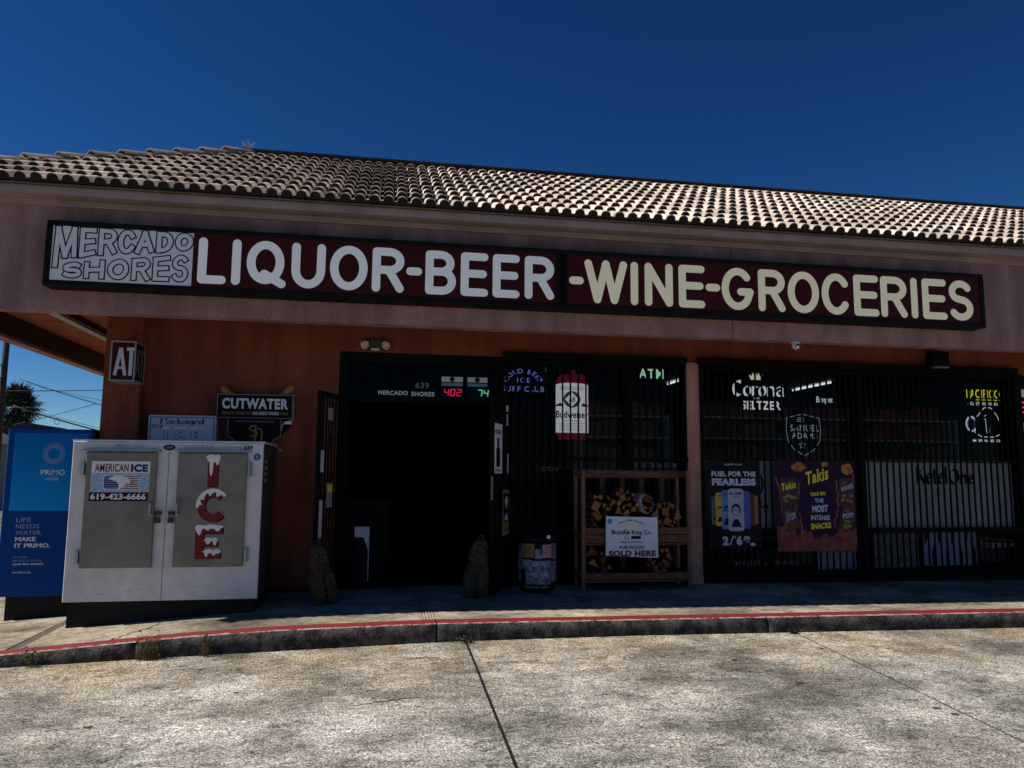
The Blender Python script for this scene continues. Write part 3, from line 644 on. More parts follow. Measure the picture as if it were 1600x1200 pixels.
# dark mortar stops under the eave row
for p in spots:
    if abs(p[1]-EY) > .01: continue
    mw = Matrix.Translation((p[0], p[1], p[2])) @ slope_m; b = B(); k9 = len(PRO)
    b.add([mw @ Vector((x, .016, z+.038)) for x, z in PRO]+[mw @ Vector((x, .016, .012)) for x, z in PRO], [(k9+i, k9+i+1, i+1, i) for i in range(k9-1)])
    eave = b if 'eave' not in dir() else eave.add(b.v, b.f)
stuff(eave.build('eave_closure', 'roof_deck', roof))
# hip caps
hd = Vector((1, 1, SL)).normalized(); side = Vector((1, -1, 0)).normalized(); hn = side.cross(hd) * -1
if hn.z < 0: hn = -hn
hipl = Vector((RUN, RUN, SL*RUN)).length; nh = 12
for i in range(nh):
    b = B(); L0 = hipl/nh; n = 10
    def ring(s, r, lift): 
        base = Vector((HX, EY, EZ-0.05+0.05*s/hipl))+hd*s+hn*lift
        return [base+side*(r*math.cos(math.pi*k/n))+hn*(r*0.9*math.sin(math.pi*k/n)) for k in range(n+1)]
    s0 = i*L0; A = ring(s0, 0.125, 0.05); A2 = ring(s0, 0.108, 0.04); Z = ring(s0+L0+0.05, 0.105, 0.01); Z2 = ring(s0+0.12, 0.10, 0.03)
    b.add(A+Z+A2+Z2, [(k, n+1+k, n+2+k, k+1) for k in range(n)]+[(k, k+1, 2*(n+1)+k+1, 2*(n+1)+k) for k in range(n)]+[(2*(n+1)+k, 2*(n+1)+k+1, 3*(n+1)+k+1, 3*(n+1)+k) for k in range(n)])
    b.build('hip_cap_tile', 'hip_tile', roof, True)
b = B(); q0 = Vector((HX, EY, EZ)); q1 = q0+hd*hipl
b.add([q0+side*w+hn*h for w, h in ((-.07, -.05), (.07, -.05), (.06, .05), (-.06, .05))]+[q1+side*w+hn*h for w, h in ((-.07, -.05), (.07, -.05), (.06, .05), (-.06, .05))], [(0, 1, 2, 3), (7, 6, 5, 4), (0, 4, 5, 1), (1, 5, 6, 2), (2, 6, 7, 3), (3, 7, 4, 0)])
b.build('hip_board', 'roof_deck', roof)
# dark metal ridge coping with a thin bright flashing lip at its foot
yr = EY+RUN-0.02
B().box(PX-0.1, XR+2, yr, yr+0.3, PZ-0.06, PZ+0.085).build('ridge_coping', 'coping_metal', roof)
B().box(PX-0.12, XR+2, yr-0.03, yr+0.33, PZ+0.086, PZ+0.112).build('ridge_cap', 'coping_metal', roof)
B().box(PX+0.6, XR+2, yr-0.05, yr-0.001, PZ+0.005, PZ+0.012).build('flashing', 'galvanised', roof)

# windows: frames and panes (parts of the building)
def window(x0, x1, z0, z1, splits, y=0.05):
    f = B(); f.box(x0, x1, y, y+0.06, z1-0.07, z1).box(x0, x1, y, y+0.06, z0, z0+0.06)
    xs = [x0]+splits+[x1]
    for x in xs:
        f.box(max(x0, x-0.025), min(x1, x+0.025), y-0.002, y+0.062, z0+0.06, z1-0.07)
    w = f.build('window_frame', 'frame_dark', store)
    for a, c in zip(xs, xs[1:]):
        B().rect(a+0.024, c-0.024, z0+0.059, z1-0.069, y+0.03).build('pane', 'window_glass', w)
window(1.33, 3.578, 0.10, HEAD, [2.85])
window(3.754, 8.118, 0.10, HEAD, [5.86])
window(8.202, 11.9, 0.10, HEAD, [9.1])
# doorway jambs, header and transom, left bay
d = B(); d.box(-0.52, -0.44, 0.0, 0.1, 0, HEAD).box(1.27, 1.325, 0.0, 0.1, 0, HEAD).box(-0.439, 1.269, 0.0, 0.1, HEAD-0.12, HEAD).box(-0.439, 1.269, 0.02, 0.08, 2.08, 2.14)
df = d.build('door_frame', 'frame_dark', store)
B().rect(-0.438, 1.268, 2.141, HEAD-0.121, 0.05).build('transom_pane', 'window_glass', df)

# ---------------------------------------------------------------- the big roof-line sign
sg = thing('roof_sign', 'long black framed cabinet sign reading LIQUOR-BEER -WINE-GROCERIES on the fascia', 'sign', (1.8, -1.0, 2.98))
b = B(); x0, x1, z0, z1 = -3.16, 6.725, 2.975, 3.595; yf, yb = -1.20, -1.002
b.box(x0, x1, yf+0.012, yb, z0, z1)
b.build('cabinet', 'sign_black', sg)
for a, c, e, f in ((x0-.004, x1+.004, z1-.045, z1+.004), (x0-.004, x1+.004, z0-.004, z0+.05)):
    B().bevbox(a, c, yf-.015, yf+.011, e, f).build('frame_rail', 'sign_black', sg)
for a, c in ((x0-.004, x0+.05), (1.725, 1.762), (1.80, 1.84), (x1-.052, x1+.004)):
    B().bevbox(a, c, yf-.018, yf+.011, z0+.051, z1-.046).build('frame_stile', 'sign_black', sg)
yp = yf-0.002
B().rect(-1.853, 1.724, z0+.05, z1-.045, yp).build('red_panel', 'sign_red', sg)
B().rect(1.841, x1-.052, z0+.05, z1-.045, yp).build('red_panel', 'sign_red', sg)
pw = B().rect(x0+.05, -1.857, z0+.052, z1-.047, yp); pw = pw.build('name_panel', 'added_glow_grey', sg)
LET = [('L', -1.807, -1.542), ('I', -1.501, -1.406), ('Q', -1.358, -0.973), ('U', -0.936, -0.612), ('O', -0.568, -0.201), ('R', -0.157, 0.16), ('-', 0.179, 0.339), ('B', 0.371, 0.682), ('E', 0.728, 1.01), ('E', 1.056, 1.336), ('R', 1.389, 1.7),
       ('-', 1.857, 2.015), ('W', 2.022, 2.487), ('I', 2.523, 2.607), ('N', 2.678, 2.991), ('E', 3.055, 3.351), ('-', 3.359, 3.526), ('G', 3.541, 3.91), ('R', 3.962, 4.276), ('O', 4.306, 4.678), ('C', 4.709, 5.048), ('E', 5.095, 5.4), ('R', 5.424, 5.748), ('I', 5.788, 5.892), ('E', 5.94, 6.247), ('S', 6.272, 6.582)]
for i, (c, a, e) in enumerate(LET):
    b = B(); w = 0.083
    put_glyph(b, c, a, e, 3.058-(0.012 if i > 10 else 0), 3.512, w, yp-0.003)
    b.build('letter', 'added_glow_white' if i < 11 else 'added_glow_cream', sg)
def lerp_tab(T, u):
    for (a, za), (c, zc) in zip(T, T[1:]):
        if u <= c: return za+(zc-za)*(u-a)/(c-a)
    return T[-1][1]
BASE = [(-0.1, 3.13), (0.0, 3.14), (0.1, 3.215), (0.2, 3.258), (0.4, 3.295), (0.6, 3.316), (0.8, 3.343), (1.0, 3.378), (1.1, 3.39)]
def arch_top(u, w):   # MERCADO: tall at the left, shrinking to the right
    lo = lerp_tab(BASE, u); return -3.095+u*1.235, lo+(3.545-lo)*w
def arch_bot(u, w):   # SHORES: grows to the right
    return -3.005+u*1.13, 3.048+0.012*u+(0.142+0.132*u)*w
GL['M'] = [[(0, 0), (0.06, 1)], [(0.06, 1), (0.5, 0.12)], [(0.5, 0.12), (0.94, 1)], [(0.94, 1), (1, 0)]]
GL['A'] = [[(0, 0), (0.5, 1)], [(0.5, 1), (1, 0)], [(0.2, 0.34), (0.8, 0.34)]]
GL['D'] = [[(0, 0), (0, 1)], [(0, 1), (0.3, 1)] + arc(0.38, 0.5, 0.62, 0.5, 85, -85, 16) + [(0.3, 0), (0, 0)]]
GL['H'] = [[(0, 0), (0, 1)], [(1, 0), (1, 1)], [(0, 0.5), (1, 0.5)]]
def px_x(x): return -3.11+(x-79.5)*0.00571
def lo_top(x): u = (x-83)/216; lo = lerp_tab(BASE, u); return lo, 3.545
def lo_bot(x): u = (x-97)/196; return 3.048+0.012*u, 3.190+0.144*u
def outlined(ch, xa, xb, fn, w, o):
    def mp(u, v, m):
        x = xa+(xb-xa)*u; lo, hi = fn(x); X = px_x(xa)+w/2+u*(px_x(xb)-px_x(xa)-w)
        return X, lo+w/2+v*(hi-lo-w)
    for k, (m_, ww, ext, Y) in enumerate((('ink_black', w+o, o/2, yp-0.002), ('added_glow_grey', w-o, -o/2, yp-0.0045))):
        b = B()
        for i, st in enumerate(GL[ch]):
            P = [Vector(mp(u, v, k)) for u, v in st]
            if (P[0]-P[-1]).length > 1e-4:
                d0_ = (P[0]-P[1]).normalized(); d1_ = (P[-1]-P[-2]).normalized(); P[0] = P[0]+d0_*(w/2+ext); P[-1] = P[-1]+d1_*(w/2+ext)
            stroke(b, [tuple(p) for p in P], ww, Y-i*0.0004, 'butt')
        b.build('letter', m_, pw)
for ch, xa, xb in (('M', 82, 119), ('E', 121, 147), ('R', 150, 179), ('C', 180, 208), ('A', 207, 237), ('D', 240, 267), ('O', 270, 299)): outlined(ch, xa, xb, lo_top, 0.052, 0.012)
for ch, xa, xb in (('S', 98, 128), ('H', 131, 163), ('O', 167, 200), ('R', 204, 233), ('E', 237, 264), ('S', 267, 293)): outlined(ch, xa, xb, lo_bot, 0.048, 0.012)
sg.rotation_euler.y = 0.0033; store.rotation_euler.y = 0.0033

#TAIL
# ---------------------------------------------------------------- things on the wall, left end
# ATM box sign on the corner pilaster
t = thing('atm_sign', 'small dark red box sign with grey ATM letters on the corner pilaster', 'sign', (-2.64, -0.2, 2.2))
B().box(-2.757, -2.53, -0.50, -0.192, 2.2, 2.585).build('box', 'ink_maroon', t)
f = B(); f.box(-2.765, -2.522, -.508, -.185, 2.585, 2.60).box(-2.765, -2.522, -.508, -.185, 2.185, 2.20)
f.box(-2.765, -2.75, -.508, -.493, 2.2, 2.585).box(-2.537, -2.522, -.508, -.493, 2.2, 2.585).box(-2.537, -2.522, -.2, -.188, 2.2, 2.585)
f.build('frame', 'ink_dim', t)
b = B(); stroke(b, [(-2.715, 2.245), (-2.668, 2.53)], 0.032, -.503, 'butt'); stroke(b, [(-2.668, 2.53), (-2.617, 2.245)], 0.032, -.5035, 'butt'); b.rect(-2.70, -2.63, 2.31, 2.335, -.504)
b.rect(-2.632+.02, -2.538, 2.50, 2.535, -.503); b.rect(-2.585, -2.55, 2.245, 2.5, -.503)
b.build('lettering', 'sign_grey', t)
b = B(); rotm = Matrix.Translation((-2.5265, -0.345, 0)) @ Matrix.Rotation(R(90), 4, 'Z')
b.xf = rotm; stroke(b, [(-.12, 2.245), (-.065, 2.53)], 0.035, -.0, 'butt'); stroke(b, [(-.065, 2.53), (-.01, 2.245)], 0.035, -.0005, 'butt'); b.rect(-.10, -.03, 2.31, 2.335, -.001); b.rect(.0, .12, 2.50, 2.535, 0); b.rect(.045, .08, 2.245, 2.5, 0)
b.build('lettering', 'ink_grey', t)

# packaged ice sign (stands behind the chest)
t = thing('packaged_ice_sign', 'white framed board reading Packaged ICE above the ice chest', 'sign', (-2.13, -0.1, 1.5))
B().box(-2.47, -1.785, -.118, -.002, 1.45, 1.877).build('board', 'sign_grey', t)
f = B(); x0, x1, z0, z1 = -2.452, -1.803, 1.47, 1.859
f.rect(x0, x1, z1-.008, z1, -.121).rect(x0, x0+.008, z0, z1-.008, -.121).rect(x1-.008, x1, z0, z1-.008, -.121); f.build('border_line', 'ink_blue', t)
b = B(); put_pen(b, 'Packaged', -2.355, -1.905, 1.785, 1.842, 0.014, -.121, nib=(0.98, 0.2)); b.build('lettering', 'ink_black', t)
B().rect(-2.435, -2.33, 1.742, 1.772, -.121).build('label_patch', 'ink_black', t)
b = B(); put_text(b, 'CREP', -2.428, -2.337, 1.747, 1.767, -.123, 0.02); b.build('lettering', 'sign_white', t)
for ch, xa, xb in (('I', -2.325, -2.255), ('C', -2.20, -2.08), ('E', -2.035, -1.94)):
    b = B(); put_glyph(b, ch, xa, xb, 1.60, 1.735, 0.040, -.121, 'butt', step=.0003); b.build('letter', 'ink_blue', t)
    b = B(); put_glyph(b, ch, xa+.006, xb-.006, 1.606, 1.729, 0.028, -.1235, 'butt', step=.0003); b.build('letter', 'sign_grey', t)
    b = B(); pts = [(xa-.012, 1.728), (xb+.008, 1.726), (xb+.004, 1.748), ((xa+xb)/2, 1.753), (xa, 1.747)]; b.poly(pts, -.1255); b.build('snow_cap', 'sign_white', t)

# black canned cocktail sign with crossed bats
t = thing('cutwater_sign', 'black CUTWATER sign with crossed baseball bats on the brown wall', 'sign', (-1.38, -0.05, 1.5))
for s_, (xa, za), (xb, zb) in ((1, (-1.755, 2.20), (-1.10, 1.50)), (-1, (-1.005, 2.225), (-1.62, 1.55))):
    p0, p1 = Vector((xa, -.055, za)), Vector((xb, -.055, zb)); dr = (p1-p0)
    pts = [p0+dr*k for k in (0, .015, .05, .12, .35, .6, .8, .95, .965, 1.0)]; rad = [.022, .036, .045, .047, .043, .028, .02, .018, .03, .028]
    b = B(); n = 12; a = dr.normalized().cross(Vector((0, 1, 0))).normalized(); c = Vector((0, 1, 0))
    vs = [q+r_*(a*math.cos(2*math.pi*k/n)+c*math.sin(2*math.pi*k/n)) for q, r_ in zip(pts, rad) for k in range(n)]
    b.add(vs, [(i*n+k, i*n+(k+1) % n, (i+1)*n+(k+1) % n, (i+1)*n+k) for i in range(len(pts)-1) for k in range(n)]+[tuple(range(n)), tuple(range((len(pts)-1)*n, len(pts)*n))])
    b.build('bat', 'bat_wood', t, True) if 'bat_wood' in MATS else (mat('bat_wood', (0.50, 0.24, 0.07), 0.35, col2=(0.34, 0.14, 0.04), scale=8, stretch=(1, 1, 8)), b.build('bat', 'bat_wood', t, True))
hp = [(-1.665, 1.86), (-1.105, 1.86), (-1.105, 1.67), (-1.26, 1.565), (-1.52, 1.565), (-1.665, 1.67)]
B().slab(hp, -.125, -.095).build('home_plate_panel', 'sign_black', t)
b = B()
for (xa, za), (xb, zb) in zip(hp[:], hp[1:]+hp[:1]): stroke(b, [(xa*.985-.0205, za*.985+.0257), (xb*.985-.0205, zb*.985+.0257)], .006, -.127, 'butt')
b.build('border_line', 'ink_dim', t)
B().slab([(-1.115, 1.665), (-1.085, 1.70), (-1.085, 1.83), (-.985, 1.845), (-.985, 2.13), (-1.0, 2.135), (-1.0, 1.80), (-1.1, 1.80)][::-1], -.09, -.07).build('backing', 'sign_white', t)
B().box(-1.78, -.985, -.165, -.126, 1.852, 2.118).build('name_panel', 'sign_black', t)
f = B(); x0, x1, z0, z1 = -1.776, -.989, 1.856, 2.114
f.rect(x0, x1, z1-.007, z1, -.1665).rect(x0, x1, z0, z0+.006, -.1665).rect(x0, x0+.006, z0+.006, z1-.007, -.1665).rect(x1-.006, x1, z0+.006, z1-.007, -.1665); f.build('border_line', 'ink_dim', t)
b = B(); put_text(b, 'CUTWATER', -1.725, -1.035, 1.955, 2.072, -.167, 0.045, 1.12); b.build('lettering', 'ink_white', t)
b = B(); put_text(b, 'PERFECTLY MIXED FOR', -1.725, -1.415, 1.893, 1.926, -.167, 0.01); b.build('lettering', 'ink_gold', t)
b = B(); put_text(b, 'SAN DIEGO PADRES', -1.405, -1.13, 1.893, 1.928, -.167, 0.025); b.build('lettering', 'ink_white', t)
b = B(); put_text(b, 'FANS', -1.115, -1.035, 1.895, 1.927, -.167, 0.01); b.build('lettering', 'ink_gold', t)
b = B(); put_text(b, 'PROUD SPONSOR OF THE SAN DIEGO PADRES', -1.575, -1.18, 1.815, 1.832, -.128, 0.01, shear=0.2); b.build('lettering', 'ink_dim', t)
b = B(); put_glyph(b, 'S', -1.445, -1.345, 1.655, 1.785, .018, -.128, 'butt'); stroke(b, [(-1.385, 1.745), (-1.325, 1.745), (-1.305, 1.72), (-1.305, 1.62), (-1.325, 1.598), (-1.39, 1.598)], .018, -.129, 'butt'); stroke(b, [(-1.375, 1.75), (-1.375, 1.59)], .018, -.1295, 'butt')
b.build('emblem', 'ink_gold', t)

# ---------------------------------------------------------------- ice chest
t = thing('ice_chest', 'white two door ice merchandiser with galvanised doors against the wall', 'ice freezer', (-1.98, -0.7, -0.05))
CX0, CX1, CY = -2.833, -1.137, -1.10
B().bevbox(CX0, -1.992, CY, CY+.03, 0.092, 1.55, .006).build('front_panel', 'chest_white', t)
B().bevbox(-1.988, CX1, CY, CY+.03, 0.092, 1.55, .006).build('front_panel', 'chest_white', t)
B().box(CX0+.004, CX1-.004, CY+.031, -.25, 0.10, 1.546).build('cabinet', 'chest_dark', t)
B().box(CX0-.012, CX1+.012, CY+.01, -.24, 1.551, 1.566).build('lid', 'chest_white', t)
B().box(CX0+.03, CX1-.03, CY+.05, -.27, -.17, 0.099).build('base', 'chest_base', t)
for i in range(4): B().box(CX1-.001, CX1+.012, -.95, -.83, 1.18+.06*i, 1.215+.06*i).build('vent_slat', 'chrome', t)
doors = []
for xa, xb, hx in ((-2.70, -2.086, -2.72), (-1.897, -1.278, -1.255)):
    d = B().bevbox(xa, xb, CY-.045, CY-.001, 0.395, 1.45, .008).build('door', 'galvanised', t); doors.append(d)
    B().box(xa-.03, xb+.03, CY-.055, CY-.0015, 1.462, 1.476).build('drip_rail', 'chrome', t)
    for zz in (1.30, 0.50):
        b = B(); b.box(hx-.022, hx+.022, CY-.02, CY-.002, zz-.065, zz+.065); b.tube([(hx, CY-.03, zz-.06), (hx, CY-.03, zz+.06)], .013, 8); b.build('hinge', 'chrome', d)
for d, hx, px in ((doors[0], -2.105, -2.05), (doors[1], -1.872, -1.935)):
    b = B(); b.tube([(hx, CY-.046, 1.0), (hx, CY-.085, 1.01), (hx, CY-.095, .98), (hx, CY-.095, .91), (hx, CY-.085, .885), (hx, CY-.046, .88)], .013, 8); b.box(hx-.018, hx+.018, CY-.052, CY-.0455, .985, 1.015); b.box(hx-.02, hx+.02, CY-.056, CY-.0455, .865, .895)
    b.build('handle', 'chrome', d)
    b = B(); b.box(px-.028, px+.028, CY-.035, CY-.002, .875, .905); b.tube([(px-.015, CY-.03, .872), (px-.015, CY-.035, .845), (px+.015, CY-.035, .845), (px+.015, CY-.03, .872)], .006, 6); b.box(px-.024, px+.024, CY-.05, CY-.022, .80, .842)
    b.build('padlock', 'chest_dark', d)
yd = CY-.0465
# sticker of the ice company
st = B().rect(-2.645, -2.137, 1.083, 1.366, yd-.001).build('ice_sticker', 'sign_white', t)
b = B()
for i in range(40):
    pass
B().rect(-2.643, -2.139, 1.085, 1.258, yd-.002).build('ice_print', 'ice_blue', st)
b = B(); put_text(b, 'AMERICAN', -2.615, -2.325, 1.268, 1.343, yd-.003, 0.02, 1.08); b.build('lettering', 'ink_red', st)
b = B(); put_text(b, 'ICE', -2.305, -2.155, 1.268, 1.34, yd-.003, 0.06, 1.1); b.build('lettering', 'ink_ice', st) if 'ink_ice' in MATS else (mat('ink_ice', (0.015, 0.02, 0.09), 0.5), b.build('lettering', 'ink_ice', st))
def rrect(x0, x1, z0, z1, r, k=5):
    p = []
    for cx, cz, a in ((x1-r, z1-r, 0), (x0+r, z1-r, 90), (x0+r, z0+r, 180), (x1-r, z0+r, 270)):
        p += [(cx+r*math.cos(R(a+90*j/k)), cz+r*math.sin(R(a+90*j/k))) for j in range(k+1)]
    return p
B().poly(rrect(-2.535, -2.225, 1.108, 1.238, .022), yd-.003).build('flag_edge', 'sign_white', st)
B().poly(rrect(-2.53, -2.40, 1.113, 1.233, .02), yd-.0036).build('flag_canton', 'ink_blue', st)
b = B()
for i in range(7): b.rect(-2.385, -2.23, 1.113+i*.0183, 1.123+i*.0183, yd-.0036)
b.build('flag_stripes', 'ink_red', st)
b = B()
for r_ in range(6):
    for c_ in range(7): b.disc(-2.52+c_*.018+(r_ % 2)*.008, 1.122+r_*.02, .0045, yd-.0042, 5)
b.build('flag_stars', 'sign_white', st)
b = B().poly([(-2.50, 1.205), (-2.44, 1.232), (-2.37, 1.234), (-2.325, 1.212), (-2.295, 1.185), (-2.31, 1.165), (-2.335, 1.172), (-2.35, 1.14), (-2.375, 1.125), (-2.40, 1.128), (-2.405, 1.16), (-2.43, 1.185), (-2.465, 1.195)][::-1], yd-.0048); b.build('eagle_head', 'sign_white', st)
B().poly([(-2.295, 1.185), (-2.27, 1.178), (-2.285, 1.158), (-2.31, 1.165)][::-1], yd-.0048).build('eagle_beak', 'ink_gold', st)
ps = B().rect(-2.652, -2.144, 1.0, 1.0825, yd-.001).build('phone_strip', 'ink_maroon', t)
b = B(); put_text(b, '619-423-6666', -2.638, -2.16, 1.013, 1.071, yd-.003, 0.04, 1.05); b.build('lettering', 'ink_white', ps)
# big snow capped ICE letters
def snowy(tops, drops, name='snow'):
    b = B()
    (xa, xb, z) = tops; n = 40; top = []; bot = []
    for i in range(n+1):
        u = i/n; x = xa+(xb-xa)*u; ed = min(1, 6*u, 6*(1-u))**.5
        top.append((x, z-.012+.022*ed+.004*math.sin(u*13+xa*40))); dr = 0.014+0.004*math.sin(u*11+xa*70)
        for (du, w, l) in drops:
            if abs(u-du) < w: dr += l*math.sqrt(max(0, 1-((u-du)/w)**2))
        bot.append((x, z-.012-dr*ed))
    return b.poly(bot+top[::-1], yd-.006)
li = B().rect(-1.625, -1.535, 1.135, 1.405, yd-.0035).build('letter', 'ink_red', doors[1]); B().rect(-1.615, -1.525, 1.13, 1.40, yd-.002).build('letter_shadow', 'ink_black', doors[1])
snowy((-1.645, -1.512, 1.425), [(.5, .5, .04), (.38, .13, .12), (.8, .12, .03)]).build('snow', 'sign_white', doors[1])
for dx, dz, m_, yy in ((.01, -.006, 'ink_black', yd-.002), (0, 0, 'ink_red', yd-.0035)):
    b = B(); stroke(b, arc(-1.565+dx, .96+dz, .105, .115, 42, 318, 28), .075, yy, 'butt'); b.build('letter', m_, doors[1])
    b = B(); b.rect(-1.705+dx, -1.632+dx, .475+dz, .765+dz, yy).rect(-1.631+dx, -1.465+dx, .70+dz, .765+dz, yy).rect(-1.631+dx, -1.505+dx, .585+dz, .645+dz, yy).rect(-1.631+dx, -1.475+dx, .475+dz, .54+dz, yy); b.build('letter', m_, doors[1])
b = B(); op = []; ip = []
for i in range(31):
    a = R(38+150*i/30); ro = .150; ri = .118+.008*math.sin(i*.9)+(-.022 if i in (5, 6, 7, 13, 14, 21, 22, 27) else 0)
    op.append((-1.565+ro*math.cos(a), .96+(ro+.008)*math.sin(a))); ip.append((-1.565+ri*math.cos(a), .96+ri*math.sin(a)))
b.poly(op+ip[::-1], yd-.006); b.build('snow', 'sign_white', doors[1])
for tp, dr in (((-1.712, -1.458, .772), [(.12, .12, .06), (.45, .08, .02), (.8, .1, .02)]), ((-1.628, -1.498, .652), [(.3, .15, .02), (.75, .12, .03)]), ((-1.636, -1.468, .547), [(.2, .1, .03), (.6, .1, .025)])):
    snowy(tp, dr).build('snow', 'sign_white', doors[1])
# header lettering, number, maker's badge, blue round sticker
b = B(); put_text(b, 'MERCADO', -2.46, -2.20, 1.499, 1.527, CY-.002, 0.02, 1.3); put_text(b, 'SHORES', -1.86, -1.60, 1.495, 1.523, CY-.002, .02, 1.3); put_text(b, 'LIQUOR', -1.55, -1.36, 1.495, 1.521, CY-.002, .02, 1.3); b.build('lettering', 'lett_faded', t) if 'lett_faded' in MATS else (mat('lett_faded', (0.36, 0.38, 0.46), .6), b.build('lettering', 'lett_faded', t))
b = B(); put_text(b, '639', -1.315, -1.235, 1.488, 1.527, CY-.002, 0.03); b.build('lettering', 'ink_black', t)
bd = B().disc(-1.99, 1.50, .055, CY-.003, 24, .027).build('badge', 'ink_black', t)
b = B(); put_text(b, 'LEER', -2.025, -1.955, 1.49, 1.511, CY-.0045, 0.03, shear=.2); b.build('lettering', 'ink_dim', bd)
bs = B().disc(-1.192, 1.418, .034, CY-.002, 24).build('round_sticker', 'ink_sky2', t) if 'ink_sky2' in MATS else (mat('ink_sky2', (0.02, 0.09, 0.32), .5), B().disc(-1.192, 1.418, .034, CY-.002, 24).build('round_sticker', 'ink_sky2', t))[1]
b = B(); b.disc(-1.192, 1.425, .011, CY-.0035, 10); b.rect(-1.208, -1.176, 1.40, 1.406, CY-.0035); b.build('sticker_print', 'kiosk_ink', bs)
B().rect(-1.262, -1.195, 1.23, 1.26, CY-.002).build('tape_scrap', 'bag_plastic', t)
b = B(); put_text(b, 'Leggers', -2.03, -1.93, 1.43, 1.45, CY-.002, 0.0, shear=.4)
del b
b = B()   # scuffs and pen scribbles
rs = random.Random(3)
for x, z, l in ((-2.78, 1.47, .1), (-1.99, 1.44, .11), (-2.3, .18, .05), (-1.75, .22, .09), (-1.6, .2, .04), (-1.35, .17, .06), (-2.55, .16, .05), (-1.45, .14, .05), (-2.2, .2, .03)):
    p = [(x+l*i/10, z+rs.uniform(-.008, .008)) for i in range(11)]; stroke(b, p, .0035, CY-.0015, 'butt')
b.build('scuff', 'ink_dim', t)

# ---------------------------------------------------------------- drinking water kiosk
t = thing('water_kiosk', 'tall blue PRIMO drinking water kiosk left of the ice chest', 'water dispenser', (-3.36, 0.1, -0.15))
KX0, KX1, KY = -3.765, -2.952, -0.30
pf = [(KX0+.03, KY), (KX1, KY), (KX1, .40), (KX0, .40), (KX0, KY+.06)]
b = B(); n5 = len(pf)
vs = [(x, y, .035) for x, y in pf]+[(x, y, 1.70) for x, y in pf]
b.add(vs, [tuple(range(n5-1, -1, -1)), tuple(range(n5, 2*n5))]+[(i, (i+1) % n5, (i+1) % n5+n5, i+n5) for i in range(n5)])
b.build('housing', 'kiosk_blue', t)
B().box(KX1+.001, KX1+.02, KY+.02, .38, .06, 1.68).build('side_panel', 'kiosk_side', t)
b = B(); cap = [(KX0+.0+.45*i/16, 1.701+.055*math.sin(math.pi*(i/16)**.8)) for i in range(17)]; b.slab([(KX0+.45, 1.7005), ][:0]+cap[::-1], KY+.02, .35); b.build('dome_cap', 'kiosk_side', t)
B().box(KX0+.10, KX1-.06, KY+.05, .34, walk_z(-3.7)-.01, .034).build('plinth', 'chest_base', t)
gp = B().rect(-3.678, KX1-.03, .878, 1.656, KY-.003).build('upper_graphic', 'kiosk_graphic', t)
gl = B().box(KX0+.035, KX1-.005, KY-.0015, KY-.0005, .06, .87).build('lower_panel', 'kiosk_blue', t)
b = B(); lc = (-3.30, 1.45)
for i in range(46):
    a = 2*math.pi*i/46; r0_, r1_ = .058, .108
    stroke(b, [(lc[0]+r0_*math.cos(a+.25), lc[1]+r0_*math.sin(a+.25)), (lc[0]+r1_*math.cos(a), lc[1]+r1_*math.sin(a))], .0042, KY-.005, 'butt')
b.build('sunburst_logo', 'kiosk_ink', gp)
b = B(); b.poly([(lc[0]+.105*math.cos(R(a)), lc[1]+.105*math.sin(R(a))) for a in range(-15, 60, 6)]+[(lc[0]+.06*math.cos(R(a)), lc[1]+.06*math.sin(R(a))) for a in range(60, -15, -6)], KY-.0055); b.build('logo_swirl', 'ink_sky', gp)
b = B(); put_text(b, 'PRIMO', -3.41, -3.185, 1.235, 1.288, KY-.005, 0.012, 1.05); b.build('lettering', 'ink_white', gp)
b = B(); put_text(b, 'WATER', -3.365, -3.24, 1.18, 1.208, KY-.005, 0.0, 1.1); b.build('lettering', 'ink_white', gp)
for i, (s_, w_, m_, bo) in enumerate((('LIFE', .135, 'kiosk_ink', 0), ('NEEDS', .215, 'kiosk_ink', 0), ('WATER.', .245, 'kiosk_ink', 0), ('MAKE', .19, 'ink_white', .03), ('IT PRIMO.', .33, 'ink_white', .03))):
    z = .765-.063*i; b = B(); put_text(b, s_, -3.60, -3.60+w_, z, z+.042, KY-.005, bo); b.build('lettering', m_, gl)
for i, (s_, w_, m_, bo) in enumerate((('LA VIDA', .13, 'kiosk_ink', 0), ('NECESITA AGUA.', .27, 'kiosk_ink', 0), ('QUE SEA PRIMO.', .29, 'ink_white', .02))):
    z = .412-.036*i; b = B(); put_text(b, s_, -3.605, -3.605+w_, z, z+.02, KY-.005, bo); b.build('lettering', m_, gl)
b = B(); put_text(b, 'WATER.COM', -3.605, -3.435, .262, .278, KY-.005, .01); b.build('lettering', 'ink_white', gl)

